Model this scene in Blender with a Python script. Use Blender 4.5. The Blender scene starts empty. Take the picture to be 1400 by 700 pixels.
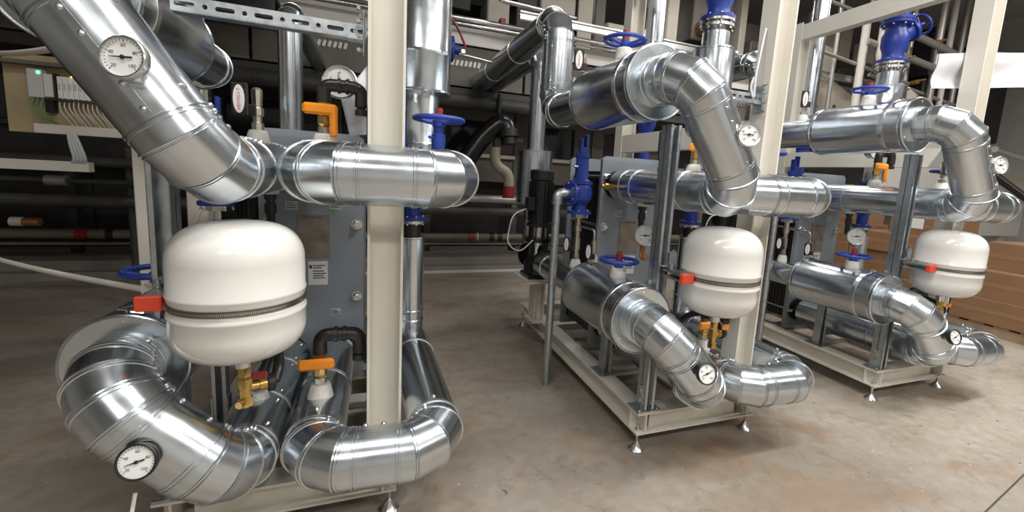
import bpy, math, random
from mathutils import Vector as V, Matrix, Euler
random.seed(7)
SC = bpy.context.scene
COL = SC.collection
PI = math.pi

# ------------------------------------------------------------------ camera
def make_camera():
    f, yaw, pit, rol = 600.934, .36873, -.14039, .06001
    c, s = math.cos, math.sin
    fwd = V((s(yaw)*c(pit), c(yaw)*c(pit), s(pit)))
    right = V((c(yaw), -s(yaw), 0)); up = right.cross(fwd)
    r2 = right*c(rol)+up*s(rol); u2 = up*c(rol)-right*s(rol)
    cam = bpy.data.cameras.new('camera'); o = bpy.data.objects.new('camera', cam); COL.objects.link(o)
    m = Matrix((r2, u2, -fwd)).transposed().to_4x4(); m.translation = V((0, 0, 1.6)); o.matrix_world = m
    cam.sensor_width = 36; cam.sensor_fit = 'HORIZONTAL'; cam.lens = f/1400*36
    cam.shift_x = -43.6/1400; cam.shift_y = -25/1400
    cam.clip_start = .02; cam.clip_end = 100
    SC.camera = o
make_camera()

# ------------------------------------------------------------------ world, exposure
w = bpy.data.worlds.new('world'); SC.world = w; w.use_nodes = True
w.node_tree.nodes['Background'].inputs[0].default_value = (.72, .76, .82, 1)
w.node_tree.nodes['Background'].inputs[1].default_value = .06
SC.view_settings.view_transform = 'Standard'; SC.view_settings.look = 'None'
SC.view_settings.gamma = 1; SC.view_settings.use_curve_mapping = False
SC.view_settings.exposure = -.1

# lamps of the hall and an added front fill row: (x, y, z, length, watts); their housings are built at the end
LAMPS = [(-.9, .7, 5.0, 1.6, 70), (1.5, .7, 5.0, 1.6, 120), (3.9, .7, 5.0, 1.6, 130), (6.3, .9, 5.0, 1.6, 120),
         (-1.2, -2.6, 4.6, 1.6, 75), (1.5, -2.6, 4.6, 1.6, 90), (4.2, -2.6, 4.6, 1.6, 90), (6.9, -2.6, 4.6, 1.6, 70),
         (2.4, 4.9, 5.2, 1.6, 30), (5.4, 5.2, 5.2, 1.6, 90), (8.6, 3.2, 5.2, 1.6, 80), (3.4, 8.8, 5.2, 1.6, 40)]

# ------------------------------------------------------------------ materials
MATS = {}
def mat(name, col, rough=.5, metal=0., spec=.5, noise=0., nscale=8., bump=0., bscale=60., coat=0., emis=None, estr=0., rvar=0., stretch=None, alpha=None, trans=0.):
    m = bpy.data.materials.new(name); m.use_nodes = True
    nt = m.node_tree; b = nt.nodes['Principled BSDF']
    b.inputs['Base Color'].default_value = (*col, 1); b.inputs['Roughness'].default_value = rough
    b.inputs['Metallic'].default_value = metal; b.inputs['Specular IOR Level'].default_value = spec
    b.inputs['Coat Weight'].default_value = coat; b.inputs['Coat Roughness'].default_value = .08
    if trans: b.inputs['Transmission Weight'].default_value = trans
    if emis: b.inputs['Emission Color'].default_value = (*emis, 1); b.inputs['Emission Strength'].default_value = estr
    if noise or rvar or bump:
        tc = nt.nodes.new('ShaderNodeTexCoord'); mp = nt.nodes.new('ShaderNodeMapping')
        nt.links.new(tc.outputs['Object'], mp.inputs[0])
        if stretch: mp.inputs['Scale'].default_value = stretch
        n = nt.nodes.new('ShaderNodeTexNoise'); n.inputs['Scale'].default_value = nscale; n.inputs['Detail'].default_value = 5
        nt.links.new(mp.outputs[0], n.inputs['Vector'])
        if noise:
            r = nt.nodes.new('ShaderNodeMapRange'); r.inputs[1].default_value = .3; r.inputs[2].default_value = .7
            r.inputs[3].default_value = 1-noise; r.inputs[4].default_value = 1+noise
            nt.links.new(n.outputs[0], r.inputs[0])
            mx = nt.nodes.new('ShaderNodeVectorMath'); mx.operation = 'SCALE'; mx.inputs[0].default_value = col
            nt.links.new(r.outputs[0], mx.inputs['Scale']); nt.links.new(mx.outputs[0], b.inputs['Base Color'])
        if rvar:
            r = nt.nodes.new('ShaderNodeMapRange'); r.inputs[1].default_value = .3; r.inputs[2].default_value = .7
            r.inputs[3].default_value = rough-rvar; r.inputs[4].default_value = rough+rvar
            nt.links.new(n.outputs[0], r.inputs[0]); nt.links.new(r.outputs[0], b.inputs['Roughness'])
        if bump:
            n2 = nt.nodes.new('ShaderNodeTexNoise'); n2.inputs['Scale'].default_value = bscale; n2.inputs['Detail'].default_value = 3
            nt.links.new(mp.outputs[0], n2.inputs['Vector'])
            bp = nt.nodes.new('ShaderNodeBump'); bp.inputs['Strength'].default_value = bump; bp.inputs['Distance'].default_value = .01
            nt.links.new(n2.outputs[0], bp.inputs['Height']); nt.links.new(bp.outputs[0], b.inputs['Normal'])
    MATS[name] = m
    return m
mat('galv', (.64, .69, .73), .235, 1., noise=.04, nscale=14, rvar=.035)
mat('galv_strut', (.52, .56, .58), .38, 1., noise=.12, nscale=30, rvar=.08)
mat('ivory', (.70, .67, .59), .42, noise=.03, nscale=3)
mat('tank', (.76, .75, .715), .22, coat=.5)
mat('blue', (.018, .045, .30), .38, noise=.15, nscale=20)
mat('red', (.75, .07, .03), .4)
mat('red_dark', (.25, .02, .025), .4)
mat('orange', (.95, .30, .01), .38)
mat('hx', (.245, .275, .305), .42, noise=.06, nscale=5, spec=.5)
mat('black', (.012, .012, .013), .45)
mat('black_gloss', (.01, .01, .011), .22)
mat('black_iron', (.045, .042, .04), .36, .6)
mat('brass', (.62, .40, .13), .3, 1., noise=.2, nscale=25)
mat('nickel', (.62, .58, .50), .3, 1.)
mat('copper', (.50, .24, .11), .4, .8)
mat('steel', (.68, .68, .67), .24, 1.)
mat('chrome', (.75, .75, .74), .12, 1.)
mat('clamp', (.16, .14, .12), .35, .9)
mat('dial', (.86, .86, .84), .35)
mat('ink', (.015, .015, .015), .5)
mat('ink_red', (.55, .03, .06), .5)
mat('sticker', (.78, .78, .75), .5)
mat('sticker_grey', (.52, .54, .54), .5)
mat('green_dot', (.05, .45, .08), .5)
mat('wire_green', (.13, .26, .10), .5)
mat('nameplate', (.27, .23, .19), .35, .4, noise=.25, nscale=12)
mat('collar', (.74, .72, .66), .7, bump=.6, bscale=120)
mat('paper', (.68, .68, .70), .6)
mat('hose', (.62, .60, .55), .5)
mat('cardboard', (.25, .135, .068), .7, noise=.1, nscale=3)
mat('tape', (.29, .17, .09), .3)
mat('beige', (.48, .44, .37), .5, noise=.08, nscale=3)
mat('beige_dark', (.13, .115, .095), .55, noise=.15, nscale=3)
mat('panel', (.66, .63, .58), .45)
mat('machine_dark', (.020, .019, .019), .5, noise=.3, nscale=4)
mat('machine_grey', (.055, .054, .052), .5, noise=.2, nscale=5)
mat('ply', (.42, .34, .20), .55, noise=.18, nscale=3, stretch=(1, 6, 1))
mat('olive', (.17, .15, .11), .5)
mat('pale_pipe', (.33, .29, .22), .5)
mat('wood', (.33, .24, .15), .7, noise=.2, nscale=6)
mat('led_green', (.1, .6, .15), .4, emis=(.1, 1, .25), estr=4)
mat('led_amber', (.8, .5, .1), .4, emis=(1, .6, .08), estr=5)
mat('lamp', (1, 1, 1), .5, emis=(1, .97, .92), estr=6)
mat('glass', (.02, .025, .03), .08, spec=.6)
mat('ceiling', (.55, .55, .55), .8)
mat('wall', (.62, .61, .58), .8, noise=.05, nscale=2)
mat('wall_dark', (.03, .03, .03), .8)
mat('kerb', (.24, .22, .19), .75, noise=.15, nscale=3)
mat('tray', (.40, .39, .37), .4, .6)

def floor_material():
    m = bpy.data.materials.new('concrete'); m.use_nodes = True; nt = m.node_tree; L = nt.links
    b = nt.nodes['Principled BSDF']; tc = nt.nodes.new('ShaderNodeTexCoord')
    def noise(scale, detail, sx=1, sy=1, dist=0.):
        mp = nt.nodes.new('ShaderNodeMapping'); mp.inputs['Scale'].default_value = (sx, sy, 1); L.new(tc.outputs['Object'], mp.inputs[0])
        n = nt.nodes.new('ShaderNodeTexNoise'); n.inputs['Scale'].default_value = scale; n.inputs['Detail'].default_value = detail
        n.inputs['Distortion'].default_value = dist; L.new(mp.outputs[0], n.inputs['Vector']); return n.outputs[0]
    def ramp(x, stops):
        r = nt.nodes.new('ShaderNodeValToRGB'); L.new(x, r.inputs[0]); e = r.color_ramp.elements
        e[0].position, e[0].color = stops[0][0], (*stops[0][1], 1); e[1].position, e[1].color = stops[-1][0], (*stops[-1][1], 1)
        for p, cc in stops[1:-1]:
            q = e.new(p); q.color = (*cc, 1)
        return r.outputs[0]
    def mix(f, a, bb, mode='MIX'):
        x = nt.nodes.new('ShaderNodeMix'); x.data_type = 'RGBA'; x.blend_type = mode
        if isinstance(f, float): x.inputs[0].default_value = f
        else: L.new(f, x.inputs[0])
        for i, q in ((6, a), (7, bb)):
            if isinstance(q, tuple): x.inputs[i].default_value = (*q, 1)
            else: L.new(q, x.inputs[i])
        return x.outputs[2]
    base = ramp(noise(.9, 8, .5, 1.1, .3), [(.3, (.25, .215, .175)), (.5, (.36, .315, .262)), (.72, (.45, .40, .34))])
    fine = ramp(noise(14, 6), [(.3, (.86,)*3), (.7, (1.08,)*3)])
    c = mix(1.0, base, fine, 'MULTIPLY')
    smear = ramp(noise(.55, 6, .45, 1.3, .8), [(.42, (0,)*3), (.62, (.5,)*3)])
    c = mix(smear, c, (.20, .18, .155))
    rust = ramp(noise(1.7, 8, .8, 1.3, 1.6), [(.53, (0,)*3), (.70, (.62,)*3)])
    c = mix(rust, c, (.25, .155, .08))
    ring = ramp(noise(3.6, 5, 1, 1, 2.5), [(.60, (0,)*3), (.63, (.4,)*3), (.66, (.05,)*3), (.75, (0,)*3)])
    c = mix(ring, c, (.17, .115, .065))
    white = ramp(noise(26, 2, 1, 1, .2), [(.735, (0,)*3), (.76, (.8,)*3)])
    c = mix(white, c, (.6, .58, .54))
    def blob(x, y, rx, ry, lo, hi, amt, colr, c):
        mp = nt.nodes.new('ShaderNodeMapping'); mp.inputs['Location'].default_value = (-x/rx, -y/ry, 0); mp.inputs['Scale'].default_value = (1/rx, 1/ry, 0); L.new(tc.outputs['Object'], mp.inputs[0])
        ln = nt.nodes.new('ShaderNodeVectorMath'); ln.operation = 'LENGTH'; L.new(mp.outputs[0], ln.inputs[0])
        ad = nt.nodes.new('ShaderNodeMath'); ad.operation = 'MULTIPLY_ADD'; L.new(noise(2.6, 7, 1, 1, .8), ad.inputs[0]); ad.inputs[1].default_value = 2.2; L.new(ln.outputs['Value'], ad.inputs[2])
        f = ramp(ad.outputs[0], [(lo/4, (amt,)*3), (hi/4, (0,)*3)])
        # ramp input spans 0..1, so scale the distance down
        dv = nt.nodes.new('ShaderNodeMath'); dv.operation = 'DIVIDE'; L.new(ad.outputs[0], dv.inputs[0]); dv.inputs[1].default_value = 4.
        L.new(dv.outputs[0], f.node.inputs[0]); return mix(f, c, colr)
    c = blob(2.05, 1.95, .8, .32, 1.2, 2.1, .62, (.17, .10, .05), c)     # rust washed out from under the middle skid
    c = blob(2.0, 1.42, .9, .3, 1.2, 1.9, .5, (.27, .175, .10), c)
    c = blob(.7, 1.55, .6, .25, 1.2, 1.8, .4, (.24, .165, .10), c)
    c = blob(4.4, 2.0, .7, .2, 1.3, 2.0, .4, (.22, .155, .095), c)
    L.new(c, b.inputs['Base Color'])
    rr = ramp(noise(3, 6, .6, 1.2), [(.3, (.34,)*3), (.7, (.6,)*3)]); L.new(rr, b.inputs['Roughness'])
    bp = nt.nodes.new('ShaderNodeBump'); bp.inputs['Strength'].default_value = .12; bp.inputs['Distance'].default_value = .02
    L.new(noise(40, 4), bp.inputs['Height']); L.new(bp.outputs[0], b.inputs['Normal'])
    MATS['concrete'] = m
floor_material()

# ------------------------------------------------------------------ mesh builder
class MB:
    def __init__(s): s.v = []; s.f = []; s.sm = []; s.M = Matrix.Identity(4)
    def add(s, vs, fs, smooth=False):
        k = len(s.v); s.v += [s.M @ V(p) for p in vs]; s.f += [tuple(i+k for i in f) for f in fs]; s.sm += [smooth]*len(fs)
        return s
    def box(s, c, d, rot=None):
        R = rot if rot is not None else Matrix.Identity(3)
        vs = [V(c)+R @ V((x*d[0]/2, y*d[1]/2, z*d[2]/2)) for x in (-1, 1) for y in (-1, 1) for z in (-1, 1)]
        return s.add(vs, [(0, 1, 3, 2), (4, 6, 7, 5), (0, 4, 5, 1), (2, 3, 7, 6), (0, 2, 6, 4), (1, 5, 7, 3)])
    def span(s, a, b): # box from corner to corner
        return s.box([(a[i]+b[i])/2 for i in range(3)], [abs(b[i]-a[i]) for i in range(3)])
    def bbox(s, c, d, bev, rot=None): # bevelled box
        R = rot if rot is not None else Matrix.Identity(3)
        vs = []; fs = []; h = [x/2 for x in d]; b = min(bev, min(h)*.99)
        idx = {}
        for sx in (-1, 1):
            for sy in (-1, 1):
                for sz in (-1, 1):
                    for ax in range(3):
                        p = [sx*(h[0]-b), sy*(h[1]-b), sz*(h[2]-b)]; p[ax] = (sx, sy, sz)[ax]*h[ax]
                        idx[(sx, sy, sz, ax)] = len(vs); vs.append(V(c)+R @ V(p))
        S = (-1, 1)
        for ax in range(3):
            o1, o2 = [(1, 2), (2, 0), (0, 1)][ax]
            for sg in S:
                q = []
                for a1, a2 in ((-1, -1), (1, -1), (1, 1), (-1, 1)):
                    k = [0, 0, 0]; k[ax] = sg; k[o1] = a1; k[o2] = a2; q.append(idx[(*k, ax)])
                fs.append(tuple(q if sg > 0 else q[::-1]))
            for a1 in S:
                for a2 in S:
                    k0 = [0, 0, 0]; k0[o1] = a1; k0[o2] = a2; k1 = k0[:]; k0[ax] = -1; k1[ax] = 1
                    q = (idx[(*k0, o1)], idx[(*k1, o1)], idx[(*k1, o2)], idx[(*k0, o2)])
                    fs.append(q if a1*a2 > 0 else q[::-1])
        for sx in S:
            for sy in S:
                for sz in S:
                    q = (idx[(sx, sy, sz, 0)], idx[(sx, sy, sz, 1)], idx[(sx, sy, sz, 2)]); fs.append(q if sx*sy*sz > 0 else q[::-1])
        return s.add(vs, fs)
    def lathe(s, prof, o=(0, 0, 0), axis=(0, 0, 1), n=24, smooth=True, cap0=True, cap1=True, hard=True):
        a = V(axis).normalized(); u = a.orthogonal().normalized(); w = a.cross(u); o = V(o)
        vs = []; fs = []; rows = []
        P = []
        for i, p in enumerate(prof):
            P.append(p)
            if hard and 0 < i < len(prof)-1:
                d0 = V((prof[i][0]-prof[i-1][0], prof[i][1]-prof[i-1][1])); d1 = V((prof[i+1][0]-prof[i][0], prof[i+1][1]-prof[i][1]))
                if d0.length > 1e-9 and d1.length > 1e-9 and d0.angle(d1) > .6: P.append(p)
        for r, h in P:
            rows.append(len(vs))
            vs += [o+a*h+(u*math.cos(2*PI*k/n)+w*math.sin(2*PI*k/n))*max(r, 1e-5) for k in range(n)]
        for i in range(len(P)-1):
            if P[i] == P[i+1]: continue
            A, B = rows[i], rows[i+1]
            fs += [(A+k, A+(k+1) % n, B+(k+1) % n, B+k) for k in range(n)]
        s.add(vs, fs, smooth)
        if cap0 and prof[0][0] > 1e-4: s.add(vs[:n], [tuple(range(n))[::-1]])
        if cap1 and prof[-1][0] > 1e-4: s.add(vs[-n:], [tuple(range(n))])
        return s
    def cyl(s, p0, p1, r, n=16, r1=None, smooth=True):
        d = V(p1)-V(p0); return s.lathe([(r, 0), (r if r1 is None else r1, d.length)], p0, d, n, smooth)
    def tube(s, pts, r, n=10, closed=False, smooth=True):
        pts = [V(p) for p in pts]; N = len(pts); vs = []; fs = []; up = None
        for i, p in enumerate(pts):
            a = pts[(i-1) % N] if (closed or i) else p; b = pts[(i+1) % N] if (closed or i < N-1) else p
            t = (b-a).normalized()
            u = t.orthogonal().normalized() if up is None else (up-t*up.dot(t)).normalized()
            up = u; q = t.cross(u); rr = r[i] if isinstance(r, (list, tuple)) else r
            vs += [p+(u*math.cos(2*PI*k/n)+q*math.sin(2*PI*k/n))*rr for k in range(n)]
        m = N if closed else N-1
        for i in range(m):
            A, B = i*n, ((i+1) % N)*n
            fs += [(A+k, A+(k+1) % n, B+(k+1) % n, B+k) for k in range(n)]
        s.add(vs, fs, smooth)
        if not closed: s.add(vs[:n], [tuple(range(n))[::-1]]); s.add(vs[-n:], [tuple(range(n))])
        return s
    def prism(s, poly, o, u, w, t): # polygon in plane (u,w) at o, thickness t along u x w
        o, u, w = V(o), V(u).normalized(), V(w).normalized(); n = u.cross(w); k = len(poly)
        vs = [o+u*x+w*y-n*(t/2) for x, y in poly]+[o+u*x+w*y+n*(t/2) for x, y in poly]
        return s.add(vs, [tuple(range(k))[::-1], tuple(range(k, 2*k))]+[(i, (i+1) % k, k+(i+1) % k, k+i) for i in range(k)])
    def ibeam(s, p0, p1, h, wd, t, side): # side: unit vector of flange width, h measured across
        p0, p1 = V(p0), V(p1); d = p1-p0; L = d.length; d.normalize(); sd = V(side).normalized(); up = d.cross(sd)
        R = Matrix((d, sd, up)).transposed(); c = (p0+p1)/2
        s.box(c, (L, t, h-2*t), R); s.box(c+up*(h/2-t/2), (L, wd, t), R); return s.box(c-up*(h/2-t/2), (L, wd, t), R)
    def mesh(s, name):
        me = bpy.data.meshes.new(name); me.from_pydata([tuple(p) for p in s.v], [], s.f)
        me.polygons.foreach_set('use_smooth', s.sm); me.update(); return me

CACHE = {}
OFF = {0: V((0, 0, 0)), 1: V((0, 0, 0)), 2: V((2.2535, .0782, 0)), 3: V((4.4583, .1327, 0))}
def finish(o, label=None, cat=None, group=None, kind=None):
    if label: o['label'] = label
    if cat: o['category'] = cat
    if group: o['group'] = group
    if kind: o['kind'] = kind
    return o
class Thing:
    """an Empty at the thing's base; parts are given in skid coordinates (local=False) or in the thing's own frame"""
    def __init__(s, name, label, cat, base=(0, 0, 0), k=0, rot=None, local=False, group=None, kind=None, key=None):
        s.base = V(base); s.local = local; s.key = key or name
        o = bpy.data.objects.new(name, None); o.empty_display_size = .05; COL.objects.link(o)
        m = (rot.to_4x4() if rot is not None else Matrix.Identity(4)); m.translation = s.base+OFF[k]; o.matrix_world = m
        s.o = finish(o, label, cat, group, kind)
    def part(s, name, fn, m, parent=None, label=None, kind=None, key=None):
        ck = (s.key, key or name) if key != 0 else None
        if ck is None or ck not in CACHE:
            mb = MB()
            if not s.local: mb.M = Matrix.Translation(-s.base)
            r = fn(mb); me = r if isinstance(r, bpy.types.Mesh) else mb.mesh(name)
            if not me.materials: me.materials.append(MATS[m])
            if ck: CACHE[ck] = me
        else: me = CACHE[ck]
        o = bpy.data.objects.new(name, me); COL.objects.link(o); o.parent = parent or s.o
        return finish(o, label, None, None, kind)
def solo(name, fn, m, label, cat, base=(0, 0, 0), k=0, kind=None, group=None):
    mb = MB(); mb.M = Matrix.Translation(-V(base)); fn(mb); me = mb.mesh(name); me.materials.append(MATS[m])
    o = bpy.data.objects.new(name, me); COL.objects.link(o); o.location = V(base)+OFF[k]
    return finish(o, label, cat, group, kind)
def struct(name, fn, m): return solo(name, fn, m, None, None, kind='structure')
def text_mesh(body, size, mtx, m, extrude=0.0):
    cu = bpy.data.curves.new('t', 'FONT'); cu.body = body; cu.size = size; cu.align_x = 'CENTER'; cu.align_y = 'CENTER'; cu.extrude = extrude; cu.resolution_u = 3
    ob = bpy.data.objects.new('t', cu); COL.objects.link(ob)
    dg = bpy.context.evaluated_depsgraph_get(); me = bpy.data.meshes.new_from_object(ob.evaluated_get(dg))
    bpy.data.objects.remove(ob); bpy.data.curves.remove(cu)
    me.transform(mtx); me.materials.clear(); me.materials.append(MATS[m]); return me
def basis(n, up=(0, 0, 1)): # rotation whose z is n
    n = V(n).normalized(); x = V(up).cross(n).normalized(); y = n.cross(x); return Matrix((x, y, n)).transposed()
def arc(c, r, a0, a1, u, w, n=10): return [V(c)+(V(u)*math.cos(a0+(a1-a0)*i/n)+V(w)*math.sin(a0+(a1-a0)*i/n))*r for i in range(n+1)]
def rounded(pts, r, n=6):
    pts = [V(p) for p in pts]; out = [pts[0]]
    for i in range(1, len(pts)-1):
        a, b, c = pts[i-1], pts[i], pts[i+1]; d0 = (a-b).normalized(); d1 = (c-b).normalized()
        k = min(r, (a-b).length*.49, (c-b).length*.49); p0, p1 = b+d0*k, b+d1*k
        for j in range(n+1):
            t = j/n; out.append(p0*(1-t)**2+b*2*t*(1-t)+p1*t*t)
    out.append(pts[-1]); return out

# ------------------------------------------------------------------ insulated pipe of mitred sheet metal sections
def seg_mesh(mb, P0, P1, d, n0, n1, R, n=40, bead=True):
    """one sheet-metal section cut by its two mitre planes, a raised double bead at its start"""
    u = d.orthogonal().normalized(); w = d.cross(u)
    def ring(e, off, r):
        P, nn = (P0, n0) if e == 0 else (P1, n1); out = []
        for k in range(n):
            a = 2*PI*k/n; q = (u*math.cos(a)+w*math.sin(a))*r
            out.append(P+q+d*(off-q.dot(nn)/d.dot(nn)))
        return out
    strips = [((0, 0, R), (1, 0, R))]
    if bead:
        h = .0045
        strips = [((0, -.001, R-.001), (0, .001, R+h)), ((0, .001, R+h), (0, .0065, R+h)), ((0, .0065, R+h), (0, .0085, R-.002)), ((0, .0085, R-.002), (0, .0125, R-.002)),
                  ((0, .0125, R-.002), (0, .0142, R+h*.8)), ((0, .0142, R+h*.8), (0, .0195, R+h*.8)), ((0, .0195, R+h*.8), (0, .021, R)), ((0, .021, R), (1, 0, R))]
    for a, b in strips:
        mb.add(ring(*a)+ring(*b), [(k, (k+1) % n, n+(k+1) % n, n+k) for k in range(n)], True)
def rivet(mb, p, nrm, r=.006):
    mb.lathe([(r, 0), (r, r*.5), (r*.55, r*1.1), (0, r*1.2)], p-V(nrm)*.001, nrm, 8)
def pipe_run(T, pts, R, bend=.17, gores=3, cuts=(), m='galv', rivdir=None, ends=True, name='pipe_section', riv=True, pre='', start_bead=True):
    """pts: bend points; every straight length and every gore is a part of its own"""
    pts = [V(p) for p in pts]; J = []  # joints: (point, elbow?)
    J.append((pts[0], 0))
    for i in range(1, len(pts)-1):
        a, b, c = pts[i-1], pts[i], pts[i+1]; d0 = (b-a).normalized(); d1 = (c-b).normalized(); th = d0.angle(d1)
        tl = bend*math.tan(th/2); J.append((b-d0*tl, 1))
        ax = d0.cross(d1).normalized(); cen = b-d0*tl+ax.cross(d0)*bend; half = th/gores/2
        p = b-d0*tl; d = d0.copy(); st = bend*math.tan(half)
        for g in range(gores):
            p = p+d*st; J.append((p.copy(), 1)); d = Matrix.Rotation(2*half, 3, ax) @ d; p = p+d*st
        J.append((p.copy(), 0))
    J.append((pts[-1], 0))
    # extra cuts on straight lengths: (straight index, fraction)
    K = []; si = 0
    for i in range(len(J)-1):
        K.append(J[i])
        if J[i][1] == 0:
            for (ci, fr) in cuts:
                if ci == si: K.append((J[i][0].lerp(J[i+1][0], fr), 0))
            si += 1
    K.append(J[-1])
    dirs = [(K[i+1][0]-K[i][0]).normalized() for i in range(len(K)-1)]
    rp = []
    for i in range(len(dirs)):
        d = dirs[i]
        n0 = d if i == 0 else (dirs[i-1]+d).normalized(); n1 = d if i == len(dirs)-1 else (d+dirs[i+1]).normalized()
        elbow = K[i][1] == 1
        T.part('elbow_segment' if elbow else name, lambda mb, i=i, d=d, n0=n0, n1=n1: seg_mesh(mb, K[i][0], K[i+1][0], d, n0, n1, R, bead=(i > 0 or start_bead)), m, key=pre+'seg%d' % i)
        if riv:
            L = (K[i+1][0]-K[i][0]).length
            # rivets on the inner side of the elbow, else on the given side
            rd = None
            if elbow or (i+1 < len(K) and K[i+1][1] == 1 and i+1 < len(dirs)):
                j = i
                if elbow:
                    e0 = i
                    while e0 > 0 and K[e0][1] == 1: e0 -= 1
                    e1 = i
                    while e1 < len(K)-1 and K[e1][1] == 1: e1 += 1
                    dd0 = dirs[max(e0, 0)]; dd1 = dirs[min(e1, len(dirs)-1)]
                    rd = (dd1-dd0)
            if rd is None and rivdir is not None: rd = V(rivdir)
            if rd is not None and rivdir is not None: rd = rd.normalized()*.5+V(rivdir)*1.5
            if rd is not None:
                rd = (rd-d*rd.dot(d)).normalized()
                for t in ((.3, .72) if elbow else ((.04/max(L, .05), 1-.05/max(L, .06)) if L > .15 else (.5,))):
                    rp.append((K[i][0].lerp(K[i+1][0], t)+rd*R, rd))
    if riv and rp:
        def f(mb):
            for p, nn in rp: rivet(mb, p, nn, .0105)
        T.part('rivets', f, 'steel', kind='stuff', key=pre+'rivets')

# ------------------------------------------------------------------ reusable fittings
def handwheel(T, c, R, parent_key='', m='blue', axis=(0, 0, 1), stem='red_dark', sh=.055):
    a = V(axis).normalized(); u = a.orthogonal().normalized(); w = a.cross(u); c = V(c)
    def f(mb):
        mb.tube([c+(u*math.cos(t*2*PI/28)+w*math.sin(t*2*PI/28))*R for t in range(28)], R*.11, 8, closed=True)
        for k in range(3):
            q = u*math.cos(k*2*PI/3+.4)+w*math.sin(k*2*PI/3+.4); mb.tube([c-a*R*.18+q*R*.12, c-a*R*.14+q*R*.5, c+q*R*.97], R*.085, 6)
        mb.lathe([(R*.2, -R*.34), (R*.26, -R*.3), (R*.26, -R*.04), (R*.17, 0)], c, a, 14)
    o = T.part('handwheel', f, m, key='hw'+parent_key)
    T.part('stem_cap', lambda mb: mb.lathe([(R*.17, -R*.1), (R*.17, sh*.8), (R*.15, sh*.85), (R*.15, sh)], c, a, 12), stem, parent=o, key='hwc'+parent_key)
    return o
def gauge(name, label, cat, pos, nrm, R, k, key, up=(0, 0, 1), ang=.15, stem=None, depth=.035, marks=('20', '40', '60', '80', '100'), rim='steel', group=None, case='steel'):
    T = Thing(name, label, cat, pos, k, basis(nrm, up), local=True, key='gauge_'+key, group=group)
    T.part('case', lambda mb: mb.lathe([(R*.45, -depth*1.15), (R*.93, -depth*1.1), (R*.97, -.006), (R*1.0, -.004), (R*.97, 0)], n=32, cap1=True), case)
    T.part('bezel', lambda mb: mb.lathe([(R, -.006), (R*1.05, -.004), (R*1.05, .006), (R*1.0, .009), (R*.93, .008), (R*.92, .001)], n=32, cap0=False, cap1=False), rim)
    d = T.part('dial', lambda mb: mb.lathe([(R*.94, 0), (R*.94, .002)], n=32), 'dial')
    def ticks(mb):
        for i in range(25):
            t = math.radians(225-270*i/24); L = .13 if i % 6 == 0 else .07
            c = V((math.cos(t), math.sin(t), 0)); mb.box(c*R*(.86-L/2)+V((0, 0, .0026)), (R*L, R*.022, .0008), Matrix.Rotation(t, 3, 'Z'))
    T.part('tick_marks', ticks, 'ink', parent=d, kind='stuff')
    for i, s in enumerate(marks):
        t = math.radians(225-270*i/(len(marks)-1)); p = V((math.cos(t)*R*.58, math.sin(t)*R*.58, .003))
        T.part('numeral', lambda mb, s=s, p=p: text_mesh(s, R*.24, Matrix.Translation(p), 'ink'), 'ink', parent=d, key='num%d' % i)
    def needle(mb):
        mb.M = Matrix.Rotation(ang, 4, 'Z'); mb.prism([(-.62*R, -.012*R), (.05*R, -.04*R), (.42*R, -.045*R), (.42*R, .045*R), (.05*R, .04*R), (-.62*R, .012*R)], (0, 0, .0045), (1, 0, 0), (0, 1, 0), .001)
        mb.lathe([(R*.1, .003), (R*.1, .007), (R*.06, .008)], n=12)
    T.part('needle', needle, 'ink')
    if stem: T.part('stem', lambda mb: mb.lathe([(R*.26, -depth-stem), (R*.26, -depth*1.1-.012), (R*.38, -depth*1.1-.01), (R*.38, -depth*1.05)], n=14), 'steel')
    return T
def oval_lever(T, c, n, up, key, L=.12, W=.056):
    """flat black lever with a white oval label"""
    R = basis(n, up); c = V(c)
    def st(hw, hh, z, t):
        pts = [(hw*math.cos(2*PI*i/20), hh*math.sin(2*PI*i/20)*1.0) for i in range(20)]
        return pts
    def lev(mb): mb.M = mb.M @ Matrix.Translation(c) @ R.to_4x4(); mb.bbox((0, 0, 0), (W*1.25, L*1.15, .014), .006); mb.bbox((W*.7, -L*.35, -.004), (W*.9, L*.4, .012), .005)
    o = T.part('lever', lev, 'black', key='lev'+key)
    def ov(mb): mb.M = mb.M @ Matrix.Translation(c+R @ V((0, 0, .0078))) @ R.to_4x4(); mb.prism(st(W*.42, L*.5, 0, 0), (0, 0, 0), (1, 0, 0), (0, 1, 0), .0015)
    lb = T.part('oval_label', ov, 'sticker', parent=o, label='white oval label', key='ov'+key)
    for tx, dy, mm in (('HEH', -.22, 'ink_red'), ('ISO-T', .17, 'ink_red')):
        T.part('lettering', lambda mb: text_mesh(tx, W*.37, mb.M @ Matrix.Translation(c+R @ V((0, 0, .0092))) @ R.to_4x4() @ Matrix.Translation((0, dy*L, 0)) @ Matrix.Rotation(PI/2, 4, 'Z'), mm), mm, parent=lb, key='tx'+tx+key)
    return o
def cone_collar(T, c, r=.045, h=.05, axis=(0, 0, 1), key=''):
    T.part('collar', lambda mb: mb.lathe([(r*1.25, -.02), (r*1.15, h*.2), (r, h*.75), (r*.85, h)], c, axis, 16), 'collar', key='collar'+key)

WHERE = {1: 'the near left skid', 2: 'the middle skid', 3: 'the far right skid'}

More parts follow.
